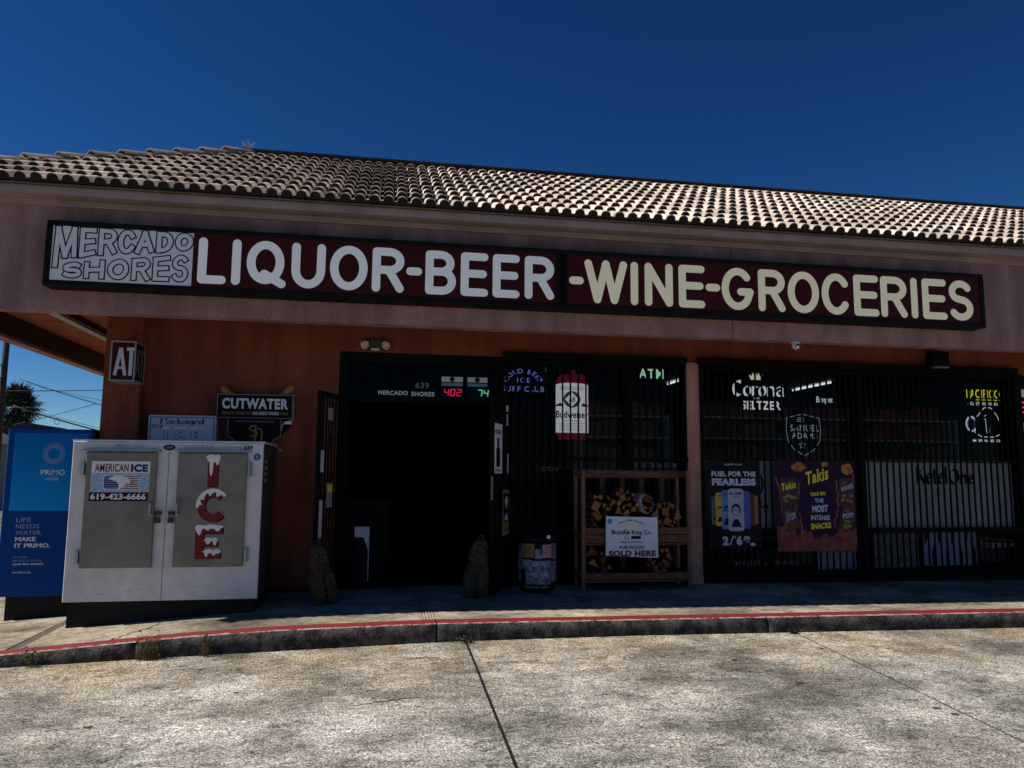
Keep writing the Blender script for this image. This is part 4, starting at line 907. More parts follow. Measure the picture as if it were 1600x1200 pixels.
# ---------------------------------------------------------------- fittings on the fascia and wall
t = thing('emergency_light', 'twin head emergency lamp above the dark doorway', 'wall lamp', (-0.12, 0, 2.7))
B().bevbox(-.19, -.05, -.07, -.001, 2.665, 2.79, .01).build('housing', 'chest_dark', t)
B().box(-.165, -.075, -.085, -.071, 2.655, 2.68).build('label_plate', 'sign_grey', t)
for sx in (-1, 1):
    cx = -.12+sx*.115; b = B(); xf = Matrix.Translation((cx, -.10, 2.712)) @ Matrix.Rotation(R(sx*-35), 4, 'Z') @ Matrix.Rotation(R(28), 4, 'X')
    b.xf = xf; n = 16
    prof = [(.0, .06), (.03, .055), (.047, .01), (.05, -.01), (.043, -.012)]
    vs = [(r_*math.cos(2*math.pi*k/n), y_, r_*math.sin(2*math.pi*k/n)) for r_, y_ in prof for k in range(n)]
    b.add(vs, [(i*n+k, i*n+(k+1) % n, (i+1)*n+(k+1) % n, (i+1)*n+k) for i in range(len(prof)-1) for k in range(n)])
    h = b.build('lamp_head', 'camera_white', t, True)
    b = B(); b.xf = xf; b.disc(0, 0, .043, -.009, 16); b.build('lens', 'lamp_lens', h)
    b = B(); b.xf = xf; b.disc(.002, .0, .014, -.013, 10); b.build('bulb', 'camera_white', h)
t = thing('security_camera', 'white dome security camera under the fascia edge', 'camera', (4.53, -0.93, 2.76))
b = B(); b.lathe([(0, 2.775), (.055, 2.775), (.055, 2.755), (.03, 2.75), (0, 2.75)], 4.53, -.93, 18); b.build('mount', 'camera_white', t, True)
b = B(); b.blob((4.53, -.945, 2.725), (.046, .046, .046), 0, 0, 1, 18, 12); h = b.build('ball', 'camera_white', t, True)
b = B(); xf = Matrix.Translation((4.528, -.985, 2.712)) @ Matrix.Rotation(R(30), 4, 'X'); b.xf = xf; b.disc(0, 0, .028, 0, 18); b.build('lens_ring', 'ink_black', h)
b = B(); b.xf = xf; b.disc(0, 0, .011, -.002, 12); b.build('lens', 'chrome', h)
t = thing('flood_lamp', 'black box lamp on the wall right above the barred windows', 'wall lamp', (6.98, -0.1, 2.7))
B().bevbox(6.87, 7.10, -.17, -.02, 2.67, 2.86, .02).build('housing', 'sign_black', t); B().box(6.93, 7.06, -.13, -.001, 2.875, 2.90).build('bracket', 'galvanised', t); B().box(6.885, 7.085, -.165, -.04, 2.655, 2.668).build('lens', 'ink_dim', t)
t = thing('soffit_lamp', 'long fluorescent fixture under the left canopy soffit', 'ceiling lamp', (-3.6, 1.0, 3.0))
B().box(-3.66, -3.50, -.3, 2.1, 2.99, 3.048).build('housing', 'coping_metal', t); B().box(-3.63, -3.53, -.28, 2.08, 2.972, 2.989).build('diffuser', 'ink_dim', t)

# ---------------------------------------------------------------- security grilles: every bar a part
def grille(label, x0, x1, step, rails, posts, y=-.07):
    t = thing('window_grille', label, 'window grille', ((x0+x1)/2, y, 0.1), 'black bars over the shop windows')
    n = int(round((x1-x0)/step))
    proto = None
    for i in range(n+1):
        x = x0+(x1-x0)*i/n
        if proto is None:
            B().box(x-.0085, x+.0085, y-.0085, y+.0085, .12, HEAD-.03).build('bar', 'bar_black', t); proto = bpy.data.objects[[o.name for o in t.children][0]]
        else:
            o = bpy.data.objects.new('bar', proto.data); C.objects.link(o); o.parent = t; o.location = (x-x0, 0, 0)
    for z, h in rails: B().box(x0-.03, x1+.03, y-.016, y-.009, z-h/2, z+h/2).build('rail', 'bar_black', t)
    B().box(x0-.05, x1+.04, y-.022, y+.022, HEAD-.03, HEAD+.045).build('top_rail', 'bar_black', t)
    for x, w in posts: B().box(x-w/2, x+w/2, y-.02, y+.02, .10, HEAD-.031).build('post', 'bar_black', t)
    return t
grille('black bar grille over the window between doorway and pillar', 1.40, 3.555, .0935, [(2.585, .028), (1.455, .045), (.64, .045), (.15, .04)], [(1.345, .03), (2.86, .07), (3.56, .03)])
grille('wide black bar grille over the window right of the pillar', 3.785, 8.10, .0865, [(2.56, .028), (1.462, .018), (.615, .055), (.125, .05)], [(3.77, .03), (5.86, .07), (8.1, .05)])
for gx in (1.52, 3.79): pass

# gate leaves folded open either side of the doorway
def gate(label, hinge, out, n):
    hv, ov = Vector((*hinge, 0)), Vector((*out, 0)); L0 = (ov-hv).length; ang = math.atan2(ov.y-hv.y, ov.x-hv.x)
    xf = Matrix.Translation(hv) @ Matrix.Rotation(ang, 4, 'Z')
    t = thing('gate_leaf', label, 'gate', tuple(hv)); 
    f = B(xf); f.box(0, L0, -.02, .02, 2.06, 2.11).box(0, L0, -.02, .02, .03, .08).box(0, .04, -.02, .02, .081, 2.059).box(L0-.04, L0, -.02, .02, .081, 2.059).box(.041, L0-.041, -.018, .018, 1.0, 1.05); f.build('frame', 'bar_black', t)
    for i in range(n):
        x = .04+(L0-.08)*(i+1)/(n+1); B(xf).box(x-.008, x+.008, -.008, .008, .081, 2.059).build('bar', 'bar_black', t)
    return t, xf, L0
gl_, xf, L0 = gate('black barred gate leaf folded open left of the doorway', (-0.40, -.03), (-0.655, -.80), 8)
def sticker(xf, parent, u0, u1, z0, z1, m_, y=.024): return B(xf).box(u0, u1, y-.001, y+.001, z0, z1).build('sticker', m_, parent)
for u0, u1, z0, z1, m_ in ((.70, .78, .62, 1.0, 'sign_grey'), (.70, .78, 1.28, 1.5, 'sign_grey'), (.45, .60, .92, 1.17, 'ink_dim'), (.46, .58, 1.08, 1.15, 'ink_yellow'), (.5, .62, 1.55, 1.68, 'ink_maroon'), (.5, .62, 1.82, 1.95, 'ink_dim')):
    sticker(xf, gl_, u0, u1, z0, z1, m_, .024 if m_ != 'ink_yellow' else .027)
gr_, xf, L0 = gate('black barred gate leaf folded open right of the doorway', (1.42, -.03), (1.13, -.72), 8)
# stickers face right-front on this leaf
p1 = sticker(xf, gr_, .40, .73, 1.28, 1.815, 'sign_white', .028)
B(xf).box(.5, .66, .030, .032, 1.35, 1.55).build('sticker_print', 'ink_black', p1); B(xf).box(.46, .72, .030, .032, 1.70, 1.75).build('sticker_print', 'ink_dim', p1); B(xf).box(.55, .62, .030, .032, 1.551, 1.66).build('sticker_print', 'ink_black', p1); B(xf).box(.46, .72, .030, .032, 1.30, 1.325).build('sticker_print', 'ink_dim', p1)
p2 = sticker(xf, gr_, .06, .36, .66, 1.10, 'ink_gold', .028)
B(xf).box(.09, .33, .030, .032, .75, 1.06).build('sticker_print', 'ink_black', p2)
b = B(xf); b.add([(.21, .0335, 1.04), (.13, .0335, .98), (.21, .0335, .88), (.29, .0335, .98)], [(0, 1, 2, 3)]); b.add([(.21, .0335, .85), (.11, .0335, .765), (.31, .0335, .765)], [(0, 1, 2)]); b.build('sticker_print', 'ink_pale', p2) if 'ink_pale' in MATS else (mat('ink_pale', (.45, .6, .8), .5), b.build('sticker_print', 'ink_pale', p2))
sticker(xf, gr_, .06, .36, .60, .655, 'ink_dim', .028)
for u0, u1, z0, z1, m_ in ((.12, .22, 1.98, 2.05, 'sign_white'), (.13, .2, 1.82, 1.95, 'sign_grey'), (.1, .16, 1.28, 1.5, 'sign_grey'), (.78, .86, 1.0, 1.25, 'ink_dim')): sticker(xf, gr_, u0, u1, z0, z1, m_, .028)

# sand bags holding the leaves open
def sandbag(label, x, y, zr, tilt, seed):
    t = thing('sand_bag', label, 'sandbag', (x, y, wz(x, y)), 'cloth sandbags at the foot of the open gates')
    xf = Matrix.Translation((x, y, wz(x, y))) @ Matrix.Rotation(zr, 4, 'Z') @ Matrix.Rotation(tilt, 4, 'Y')
    b = B(xf); b.blob((0, 0, .42), (.10, .07, .17), seed, .10, 9, 20, 14, .75); b.build('bag_body', 'sand_cloth', t, True)
    for s_ in (-1, 1):
        b = B(xf); b.blob((s_*.065, 0, .165), (.068, .075, .175), seed+s_*3, .12, 9, 18, 14, .75); b.build('sand_pouch', 'sand_cloth', t, True)
    b = B(xf); b.tube([(-.03, 0, .57), (-.02, -.01, .63), (.02, -.01, .64), (.035, 0, .58)], .012, 6); b.build('strap', 'sand_cloth', t, True)
    b = B(xf); b.tube([(.102*math.cos(a), .076*math.sin(a), .335) for a in [2*math.pi*i/20 for i in range(21)]], .011, 6); b.build('binding', 'bark', t, True)
sandbag('tan mottled cloth sandbag leaning at the left gate leaf', -.52, -.84, .5, R(-12), 1)
sandbag('tan mottled cloth sandbag at the foot of the right gate leaf', 0.965, -.74, .05, R(5), 7)

# bin wrapped in pictures
t = thing('litter_bin', 'black drum bin wrapped in magazine pictures beside the doorway', 'bin', (1.70, -.35, .02))
b = B(); b.lathe([(0, .015), (.18, .015), (.195, .05), (.205, .3), (.21, .52), (.2, .56), (.0, .56)], 1.70, -.35, 30); b.build('drum', 'ink_black', t, True)
b = B(); b.lathe([(.212, .545), (.22, .56), (.215, .60), (.16, .635), (.1, .64), (.1, .60), (0, .60)], 1.70, -.35, 30); b.build('lid', 'sign_black', t, True)
rs = random.Random(11)
def decal(a0, a1, z0, z1, m_, r=.2115):
    b = B(); n = 6
    for i in range(n+1):
        a = R(a0+(a1-a0)*i/n)
        b.v += [(1.70+r*math.cos(a), -.35+r*math.sin(a), z0), (1.70+r*math.cos(a), -.35+r*math.sin(a), z1)]
    b.f = [(2*i, 2*i+2, 2*i+3, 2*i+1) for i in range(n)]; return b.build('picture', m_, t)
mat('pic_a', (.36, .35, .40), .5, col2=(.004, .004, .006), scale=26, detail=2); mat('pic_b', (.50, .27, .10), .5, col2=(.02, .01, .01), scale=14); mat('pic_c', (.50, .03, .05), .5, col2=(.45, .45, .55), scale=14); mat('pic_d', (.42, .42, .52), .5, col2=(.004, .004, .008), scale=17, detail=3)
for q in ((205, 250, .38, .53, 'pic_b'), (252, 272, .37, .47, 'pic_a'), (274, 305, .38, .52, 'pic_c'), (306, 335, .36, .53, 'pic_a'), (206, 240, .26, .36, 'pic_d'), (222, 300, .10, .35, 'pic_d'), (302, 338, .12, .34, 'pic_a'), (180, 203, .12, .5, 'pic_a')):
    decal(*q, r=.2118 if q[1] != 300 else .2126)
b = B(); vs, fs = text_geo('Interesado sobre', .01); ax, bx = min(v[0] for v in vs), max(v[0] for v in vs)
b.add([(1.70+.2045*math.cos(R(215+80*(x-ax)/(bx-ax))), -.35+.2045*math.sin(R(215+80*(x-ax)/(bx-ax))), .062+z*.045) for x, z in vs], fs); b.build('lettering', 'ink_dim', t)
B().box(1.765, 1.80, -.56, -.558, .585, .62).build('tag', 'sign_white', t)

# ---------------------------------------------------------------- firewood rack
t = thing('firewood_rack', 'open lumber rack of firewood against the barred window', 'rack', (2.8, -.35, .02))
RX0, RX1, RY0, RY1, RT = 2.17, 3.43, -.50, -.12, 1.33
for x in (RX0, RX1-.04):
    for y in (RY0, RY1-.04): B().bevbox(x, x+.04, y, y+.04, .02, RT, .004).build('post', 'lumber_post_lit', t)
for z0, z1 in ((.62, .692), (.53, .612)): B().bevbox(RX0+.041, RX1-.041, RY0+.005, RY0+.03, z0, z1, .003).build('board', 'lumber', t)
B().bevbox(RX0+.041, RX1-.041, RY0+.005, RY0+.03, .13, .20, .003).build('board', 'lumber', t)
B().bevbox(RX0+.041, RX1-.041, RY1-.04, RY1-.015, RT-.09, RT-.005, .003).build('board', 'lumber', t)
for x in (2.48, 2.72, 2.95, 3.2): B().bevbox(x, x+.06, RY1-.0145, RY1+.008, .2, RT-.01, .003).build('back_slat', 'log_bark', t)
for z in (.52, .12): B().box(RX0+.041, RX1-.041, RY0+.031, RY1-.041, z-.02, z+.0).build('shelf_board', 'lumber', t)
for x in (RX0+.008, RX1-.032):
    for z in (.55, .14, RT-.08): B().box(x, x+.024, RY0+.041, RY1-.041, z, z+.07).build('side_rail', 'lumber', t)
bn = 0
def bundle(label, cx, cz, rad, nlog, wrap, y0=-.44, seed=0):
    rs = random.Random(seed); t = thing('firewood_bundle', label, 'firewood', (cx, (y0-.14)/2, cz-rad), 'bundles of firewood in the rack')
    placed = []; tries = 0
    while len(placed) < nlog and tries < 4000:
        tries += 1; a = rs.uniform(0, 6.28); rr = rad*math.sqrt(rs.random())*.8; s_ = rs.choice((.032, .045, .055, .065))*rs.uniform(.9, 1.1); p = (cx+rr*math.cos(a), cz+rr*math.sin(a))
        if all((p[0]-q[0])**2+(p[1]-q[1])**2 > ((s_+q[2])*.86)**2 for q in placed): placed.append((p[0], p[1], s_))
    for px, pz, s_ in placed:
        k = rs.choice((3, 3, 4, 4)); a0 = rs.uniform(0, 6.28); yy = y0+rs.uniform(-.03, .04)
        ol = [(px+s_*q*math.cos(a0+2*math.pi*(i+ja)/k), pz+s_*q*math.sin(a0+2*math.pi*(i+ja)/k)) for i in range(k) for q, ja in ((rs.uniform(.8, 1.25), rs.uniform(-.2, .2)),)]
        o = B().slab(ol, yy, yy+.26).build('log', 'log_bark', t); B().poly(ol, yy-.001).build('cut_end', 'log_end', o)
    if wrap:
        b = B(); n = 22
        pr = [(cx+(rad*.86+.012*rs.uniform(-1, 1))*math.cos(2*math.pi*i/n), cz+(rad*1.12+.012*rs.uniform(-1, 1))*math.sin(2*math.pi*i/n)) for i in range(n)]; po = [(cx+(x-cx)*1.22+rs.uniform(-.006, .006), cz+(z-cz)*1.18+rs.uniform(-.006, .006)) for x, z in pr]
        vs = [(x, y0-.05, z) for x, z in pr]+[(x, y0-.02, z) for x, z in po]+[(x, y0+.24, z) for x, z in po]
        b.add(vs, [(i, i+n, (i+1) % n+n, (i+1) % n) for i in range(n)]+[(i+n, i+2*n, (i+1) % n+2*n, (i+1) % n+n) for i in range(n)]); b.build('plastic_wrap', 'bag_plastic', t, True)
bundle('loose orange split logs heaped at the left of the upper shelf', 2.42, .93, .16, 17, False, seed=1)
bundle('tallest heap of orange split logs in the middle of the rack', 2.68, .98, .18, 20, False, -.47, seed=2)
bundle('split logs in a clear plastic wrap on the upper shelf of the rack', 2.925, .955, .085, 5, True, -.45, seed=3)
bundle('split logs stacked against the right post on the upper shelf', 3.17, .82, .17, 17, False, seed=4)
bundle('low dark split logs beside the left post on the upper shelf', 2.31, .68, .12, 10, False, -.36, seed=5)
bundle('split logs on the upper shelf behind the white fuelwood notice', 2.74, .69, .12, 8, False, -.36, seed=8)
bundle('dark split logs at the left of the lower shelf of the rack', 2.42, .30, .17, 14, False, -.34, seed=6)
bundle('dark split logs at the right of the lower shelf of the rack', 3.12, .32, .18, 16, False, -.36, seed=7)
t = thing('fuelwood_sign', 'white Bundle King fuelwood sold here notice on the rack', 'sign', (2.72, -.53, .38))
b = B(); b.slab([(2.428, .393), (3.026, .366), (3.024, .806), (2.434, .82)], -.533, -.521); b.build('board', 'paper_white', t)
y = -.5345
b = B(); put_text(b, 'Bundle', 2.495, 2.70, .622, .672, y, .03, 1.05); put_text(b, 'King Co.', 2.725, 2.955, .610, .666, y, .03, 1.05); b.build('lettering', 'ink_black', t)
def curve_txt(u, w): return 2.585+u*.285+.0*w, .735+.035*math.sin(u*math.pi)+w*.022-.012*u
b = B(); put_text(b, 'Burn With The Best', 0, 0, 0, 0, y, .02, warp=curve_txt); put_text(b, 'Made in the U.S.A.', 2.60, 2.845, .528, .552, y, .02); put_text(b, 'FUELWOOD', 2.582, 2.868, .462, .498, y, .035, 1.08); b.build('lettering', 'ink_black', t)
b = B(); put_text(b, 'SOLD HERE', 2.46, 2.998, .383, .448, y, .06, 1.08); b.build('lettering', 'ink_black', t)
b = B(); put_text(b, 'SOLD HERE', 2.46, 2.998, .383, .448, y-.0015, .035, 1.08, ref=text_geo('SOLD HERE', .06, 1.08)[0]); b.build('lettering', 'ink_red', t)
b = B(); b.poly([(2.655, .672), (2.645, .725), (2.675, .705), (2.69, .745), (2.715, .71), (2.735, .755), (2.75, .708), (2.775, .742), (2.782, .70), (2.808, .722), (2.795, .668)][::-1], y-.0012); b.build('flame', 'sign_cream', t)
b = B(); b.poly(rrect(2.715, 2.83, .572, .605, .014), y-.0012); b.build('log_picture', 'ink_maroon', t); b = B(); stroke(b, arc(2.67, .59, .028, .018, 60, 320, 10), .009, y-.0012, 'butt'); b.disc(2.475, .765, .03, y-.001, 14); b.build('mark', 'ink_sky', t)

# ---------------------------------------------------------------- posters on the bars
t = thing('energy_drink_poster', 'dark poster of energy drink cans reading FUEL FOR THE FEARLESS', 'poster', (4.15, -.1, .41))
B().box(3.808, 4.478, -.112, -.104, .412, 1.45).build('sheet', 'ink_dark', t); y = -.1135
b = B(); put_text(b, 'ELJEFE.COM', 4.03, 4.245, 1.392, 1.416, y, .03, 1.1); put_text(b, 'FUEL FOR THE', 3.858, 4.42, 1.262, 1.325, y, .05, 1.08); put_text(b, 'FEARLESS', 3.862, 4.42, 1.155, 1.24, y, .06, 1.08); put_text(b, '2', 3.98, 4.055, .455, .56, y, .06); put_text(b, '6', 4.155, 4.225, .455, .565, y, .06); put_text(b, '.00', 4.235, 4.325, .51, .56, y, .04); put_text(b, '$', 4.12, 4.148, .525, .565, y, .03); stroke(b, [(4.07, .455), (4.115, .565)], .014, y, 'butt'); b.rect(4.26, 4.325, .49, .496, y); b.disc(4.36, .465, .033, y, 14, .018)
b.build('lettering', 'ink_lilac', t) if 'ink_lilac' in MATS else (mat('ink_lilac', (.55, .56, .72), .5), b.build('lettering', 'ink_lilac', t))
cans = [('can_green', (.10, .13, .11)), ('can_yellow', (.60, .40, .03)), ('can_cyan', (.08, .25, .50)), ('can_maroon', (.12, .01, .02)), ('can_copper', (.30, .12, .06)), ('can_blue', (.05, .10, .38)), ('can_silver', (.42, .44, .55))]
for n_, c_ in cans: mat(n_, c_, .4, var=.2, scale=8)
def can(x0, x1, z0, z1, m_, yy, face=True):
    r_ = (x1-x0)*.12
    c = B().poly([(x0, z0+r_), (x0+r_, z0), (x1-r_, z0), (x1, z0+r_), (x1, z1-r_), (x1-r_*1.4, z1), (x0+r_*1.4, z1), (x0, z1-r_)], yy).build('can_print', m_, t)
    if face:
        cx = (x0+x1)/2; w = x1-x0
        b = B(); b.marks.append((0, 0)); b.disc(cx+.0*w, z0+(z1-z0)*.50, w*.30, yy-.0008, 18, w*.36); b.poly([(cx-w*.35, z0+.05), (cx-w*.12, z0+(z1-z0)*.28), (cx+w*.12, z0+(z1-z0)*.28), (cx+w*.35, z0+.05)][::1], yy-.0009); put_text(b, 'EL JEFE', x0+w*.12, x1-w*.12, z1-w*.42, z1-w*.22, yy-.0008, .03); put_text(b, 'ENERGY', cx-w*.22, cx+w*.22, z1-w*.52, z1-w*.46, yy-.0008, .02); b.build('can_lettering', 'ink_dark', c)
        b = B(); b.disc(cx-.01*w, z0+(z1-z0)*.47, w*.22, yy-.0016, 16, w*.27); b.build('can_face', m_, c)
        b = B(); b.disc(cx-w*.10, z0+(z1-z0)*.49, w*.055, yy-.0024, 10); b.disc(cx+w*.07, z0+(z1-z0)*.49, w*.055, yy-.0024, 10); b.rect(cx-w*.09, cx+w*.07, z0+(z1-z0)*.36, z0+(z1-z0)*.375, yy-.0024); b.build('can_lettering', 'ink_dark', c)
for i, (x0, x1, z0, z1, m_, fc) in enumerate(((3.85, 3.96, .70, 1.03, 'can_green', 1), (4.34, 4.44, .70, 1.04, 'can_copper', 0), (3.90, 4.01, .68, 1.07, 'can_yellow', 1), (4.29, 4.39, .68, 1.06, 'can_maroon', 0), (3.975, 4.11, .645, 1.10, 'can_cyan', 1), (4.20, 4.335, .65, 1.09, 'can_blue', 0), (4.055, 4.255, .62, 1.12, 'can_silver', 1))):
    can(x0, x1, z0, z1, m_, y-.001*(i+1), fc)

t = thing('snack_poster', 'purple and fire red Takis snack poster on the barred window', 'poster', (5.2, -.1, .37))
mat('poster_purple', (.014, .004, .035), .5, col2=(.04, .004, .03), scale=4, spec=.15)
mat('fire_print', (.75, .30, .05), .5, col2=(.20, .01, .015), scale=24); mat('ember_print', (.42, .07, .03), .5, col2=(.04, .004, .03), scale=9, detail=10)
b = B(); b.slab([(4.668, .372), (5.722, .372), (5.73, 1.458), (4.68, 1.462)], -.112, -.104); b.build('sheet', 'poster_purple', t); y = -.1135
rs = random.Random(5)
def jag(cx, cz, rx, rz, n=18, k=.35): return [(cx+rx*(1-k*rs.random())*math.cos(2*math.pi*i/n), cz+rz*(1-k*rs.random())*math.sin(2*math.pi*i/n)) for i in range(n)]
b = B(); low = [(4.675+1.04*i/24, .378) for i in range(25)]; hi = [(4.675+1.04*i/24, .50+.11*rs.random()+.10*abs(i-12)/12) for i in range(25)]; b.poly(low+hi[::-1], y); b.build('ember_print', 'ember_print', t)
b = B(); b.poly(jag(5.02-.04, 1.385-.0, .10, .07), y); b.poly(jag(5.62, 1.36, .10, .08), y); b.poly(jag(5.33, 1.415, .06, .035), y); b.build('fire_print', 'fire_print', t)
b = B()
for xa, za, xb, zb in ((4.69, 1.25, 4.78, .72), (4.985, 1.2, 4.93, .86), (5.47, 1.22, 5.49, .9), (5.70, 1.3, 5.67, .7), (5.47, .88, 5.42, .66), (4.97, .84, 5.0, .6)):
    p = [(xa+(xb-xa)*i/9+rs.uniform(-.016, .016), za+(zb-za)*i/9) for i in range(10)]; stroke(b, p, .022, y-.0006, 'butt')
b.build('spark_print', 'spark_print', t) if 'spark_print' in MATS else (mat('spark_print', (.45, .10, .12), .5, col2=(.12, .01, .04), scale=30), b.build('spark_print', 'spark_print', t))
def slant(x0, x1, z0, z1, rise): return lambda u, w: (x0+u*(x1-x0), z0+u*rise+w*(z1-z0))
mat('bag_print', (.03, .012, .03), .4, col2=(.06, .02, .02), scale=10)
def bag(pts, word, box, rise, m_, sub):
    c = B().poly(pts, y-.0015).build('bag_print', 'bag_print', t)
    b = B(); put_text(b, word, 0, 0, 0, 0, y-.0025, .025, 1.08, warp=slant(*box, rise)); b.build('bag_lettering', m_, c)
    xs = [p[0] for p in pts]; zs = [p[1] for p in pts]; cx = sum(xs)/len(xs); z0 = min(zs)
    b = B()
    for i in range(7): b.poly(jag(cx+rs.uniform(-.07, .07), z0+.05+rs.uniform(0, .09), .03, .022, 7), y-.0022-.0002*i)
    b.build('chip_print', sub, c)
bag([(4.73, .92), (4.965, .91), (4.955, 1.26), (4.74, 1.25)], 'Takis', (4.745, 4.935, 1.09, 1.18), .04, 'ink_yellow', 'ink_gold')
bag([(5.515, .91), (5.735-.02, .93), (5.69, 1.25), (5.505, 1.255)], 'WAVES', (5.53, 5.69, 1.08, 1.14), .05, 'ink_lilac', 'fire_print')
bag([(4.79, .60), (4.98, .66), (4.915, .905), (4.71, .88)], 'STIX', (4.80, 4.925, .72, .80), .05, 'ink_lilac', 'ember_print')
bag([(5.47, .65), (5.665, .60), (5.70, .90), (5.55, .91)], 'POP!', (5.545, 5.68, .76, .82), .02, 'ink_lilac', 'ink_gold')
b = B(); put_text(b, 'Takis', 0, 0, 0, 0, y-.004, .03, warp=slant(5.545, 5.605, 1.165, 1.205, .02)); put_text(b, 'Takis', 0, 0, 0, 0, y-.004, .03, warp=slant(4.77, 4.85, .80, .84, .03)); put_text(b, 'Takis', 0, 0, 0, 0, y-.004, .03, warp=slant(5.56, 5.63, .84, .875, 0)); b.build('lettering', 'ink_gold', t)
b = B(); put_text(b, 'Takis', 0, 0, 0, 0, y-.002, .03, 1.1, warp=slant(5.07, 5.37, 1.16, 1.32, .075)); put_text(b, 'TAKE ON', 0, 0, 0, 0, y-.002, .03, warp=slant(5.12, 5.32, 1.03, 1.075, .015)); put_text(b, 'SNACKS', 0, 0, 0, 0, y-.002, .045, warp=slant(5.115, 5.38, .635, .705, .015)); b.build('lettering', 'ink_yellow', t)
b = B(); put_text(b, 'THE', 5.175, 5.295, .955, 1.005, y-.002, .035); put_text(b, 'MOST', 0, 0, 0, 0, y-.002, .05, warp=slant(5.14, 5.35, .835, .92, .01)); put_text(b, 'INTENSE', 5.12, 5.37, .745, .805, y-.002, .035); b.build('lettering', 'ink_lilac', t)

# ---------------------------------------------------------------- signs in the windows
Yw = 0.045
t = thing('vodka_window_panel', 'white window panel with dark Ketel One lettering behind the bars', 'window panel', (7.02, Yw, .62))
B().box(5.99, 8.06, Yw, Yw+.004, .64, 1.478).build('sheet', 'panel_white', t)
b = B(); put_pen(b, 'Ketel', 6.68, 7.13, 1.19, 1.41, .046, Yw-.002, nib=(.8, .6), serif=False); put_pen(b, 'One', 7.14, 7.52, 1.19, 1.37, .046, Yw-.002, nib=(.8, .6), serif=False); b.build('lettering', 'ink_black', t)
b = B(); put_text(b, 'BOTANICAL', 6.93, 7.52, 1.045, 1.105, Yw-.002, 0, 1.15); b.build('lettering', 'ink_grey', t)
b = B()
rs = random.Random(9)
for i in range(9):
    x, z = rs.uniform(7.55, 8.0), rs.uniform(.7, 1.3); p = [(x, z)]
    for k in range(5): p.append((p[-1][0]+rs.uniform(-.05, .07), p[-1][1]+rs.uniform(-.09, .09)))
    stroke(b, p, .006, Yw-.001-.0002*i, 'butt')
b.build('twig_print', 'ink_grey', t)
for i, (s_, xa, xb) in enumerate((('Just', 6.04, 6.12), ('plain', 6.2, 6.3), ('Rain', 6.4, 6.52))): pass
t = thing('plain_window_panel', 'pale window panel half hidden by the dark energy drink poster', 'window panel', (4.3, Yw, .62))
B().box(3.80, 4.78, Yw, Yw+.004, .64, 1.474).build('sheet', 'panel_white', t)
b = B(); put_glyph(b, 'O', 4.50, 4.60, 1.06, 1.29, .03, Yw-.002); put_text(b, 'OKA', 4.44, 4.66, .88, .97, Yw-.002, .03); b.build('lettering', 'ink_black', t)
t = thing('lower_window_panel', 'tall pale window print with dark bottle shapes under the wide vodka panel', 'window panel', (7.1, Yw, .1))
B().box(6.72, 7.48, Yw, Yw+.004, .165, .585).build('sheet', 'panel_lilac', t) if 'panel_lilac' in MATS else (mat('panel_lilac', (.24, .24, .32), .5, var=.2, scale=4), B().box(6.72, 7.48, Yw, Yw+.004, .165, .585).build('sheet', 'panel_lilac', t))
b = B()
for k in range(4):
    cx = 6.82+.19*k; b.poly([(cx-.025, .59), (cx-.025, .50), (cx-.075, .42), (cx-.075, .60)][::-1], Yw-.001)
    b.poly([(cx+.03, .165), (cx+.03, .33), (cx+.055, .42), (cx+.08, .33), (cx+.08, .165)][::-1], Yw-.001)
b.build('bottle_print', 'ink_black', t)
t = thing('strip_window_panel', 'short pale window strip below the right corner of the snack poster', 'window panel', (5.5, Yw, .1))
B().box(5.28, 5.80, Yw, Yw+.004, .12, .36).build('sheet', 'panel_lilac', t)
t = thing('gin_window_lettering', "pale Seagram's Gin lettering low on the right window", 'window lettering', (7.8, Yw, .3))
b = B(); put_pen(b, 'Seagram', 7.545, 7.87, .385, .475, .018, Yw, nib=(.85, .5), serif=False); put_pen(b, "'s Gin", 7.87, 8.06, .385, .475, .018, Yw, nib=(.85, .5), serif=False); b.build('lettering', 'ink_dim', t)
t = thing('spirits_window_lettering', 'dim SPIRITS and WINES lettering low on the window right of the pillar', 'window lettering', (4.6, Yw, .15))
b = B(); put_text(b, 'SPIRITS & WINES', 4.20, 5.0, .205, .255, Yw, .0, 1.3); b.build('lettering', 'ink_dim', t)
t = thing('picture_window_print', 'mottled picture print low behind the bars right of the snack poster', 'window panel', (6.3, Yw, .15))
mat('print_mottle', (.20, .19, .18), .5, col2=(.008, .008, .008), scale=14, detail=8); B().box(6.05, 6.66, Yw, Yw+.004, .15, .57).build('sheet', 'print_mottle', t)
t = thing('cognac_window_lettering', 'grey Hennessy lettering on the window above the firewood rack', 'window lettering', (3.25, Yw, 1.36))
b = B(); put_pen(b, 'Hennessy', 2.965, 3.50, 1.365, 1.455, .016, Yw, nib=(.95, .3)); b.build('lettering', 'ink_dim', t)
t = thing('grey_window_lettering', 'faint grey capitals on the window beside the doorway', 'window lettering', (1.85, Yw, 1.3))
b = B(); put_text(b, 'IDEN', 1.80, 2.02, 1.315, 1.365, Yw, 0, 1.2); b.build('lettering', 'ink_grey', t)

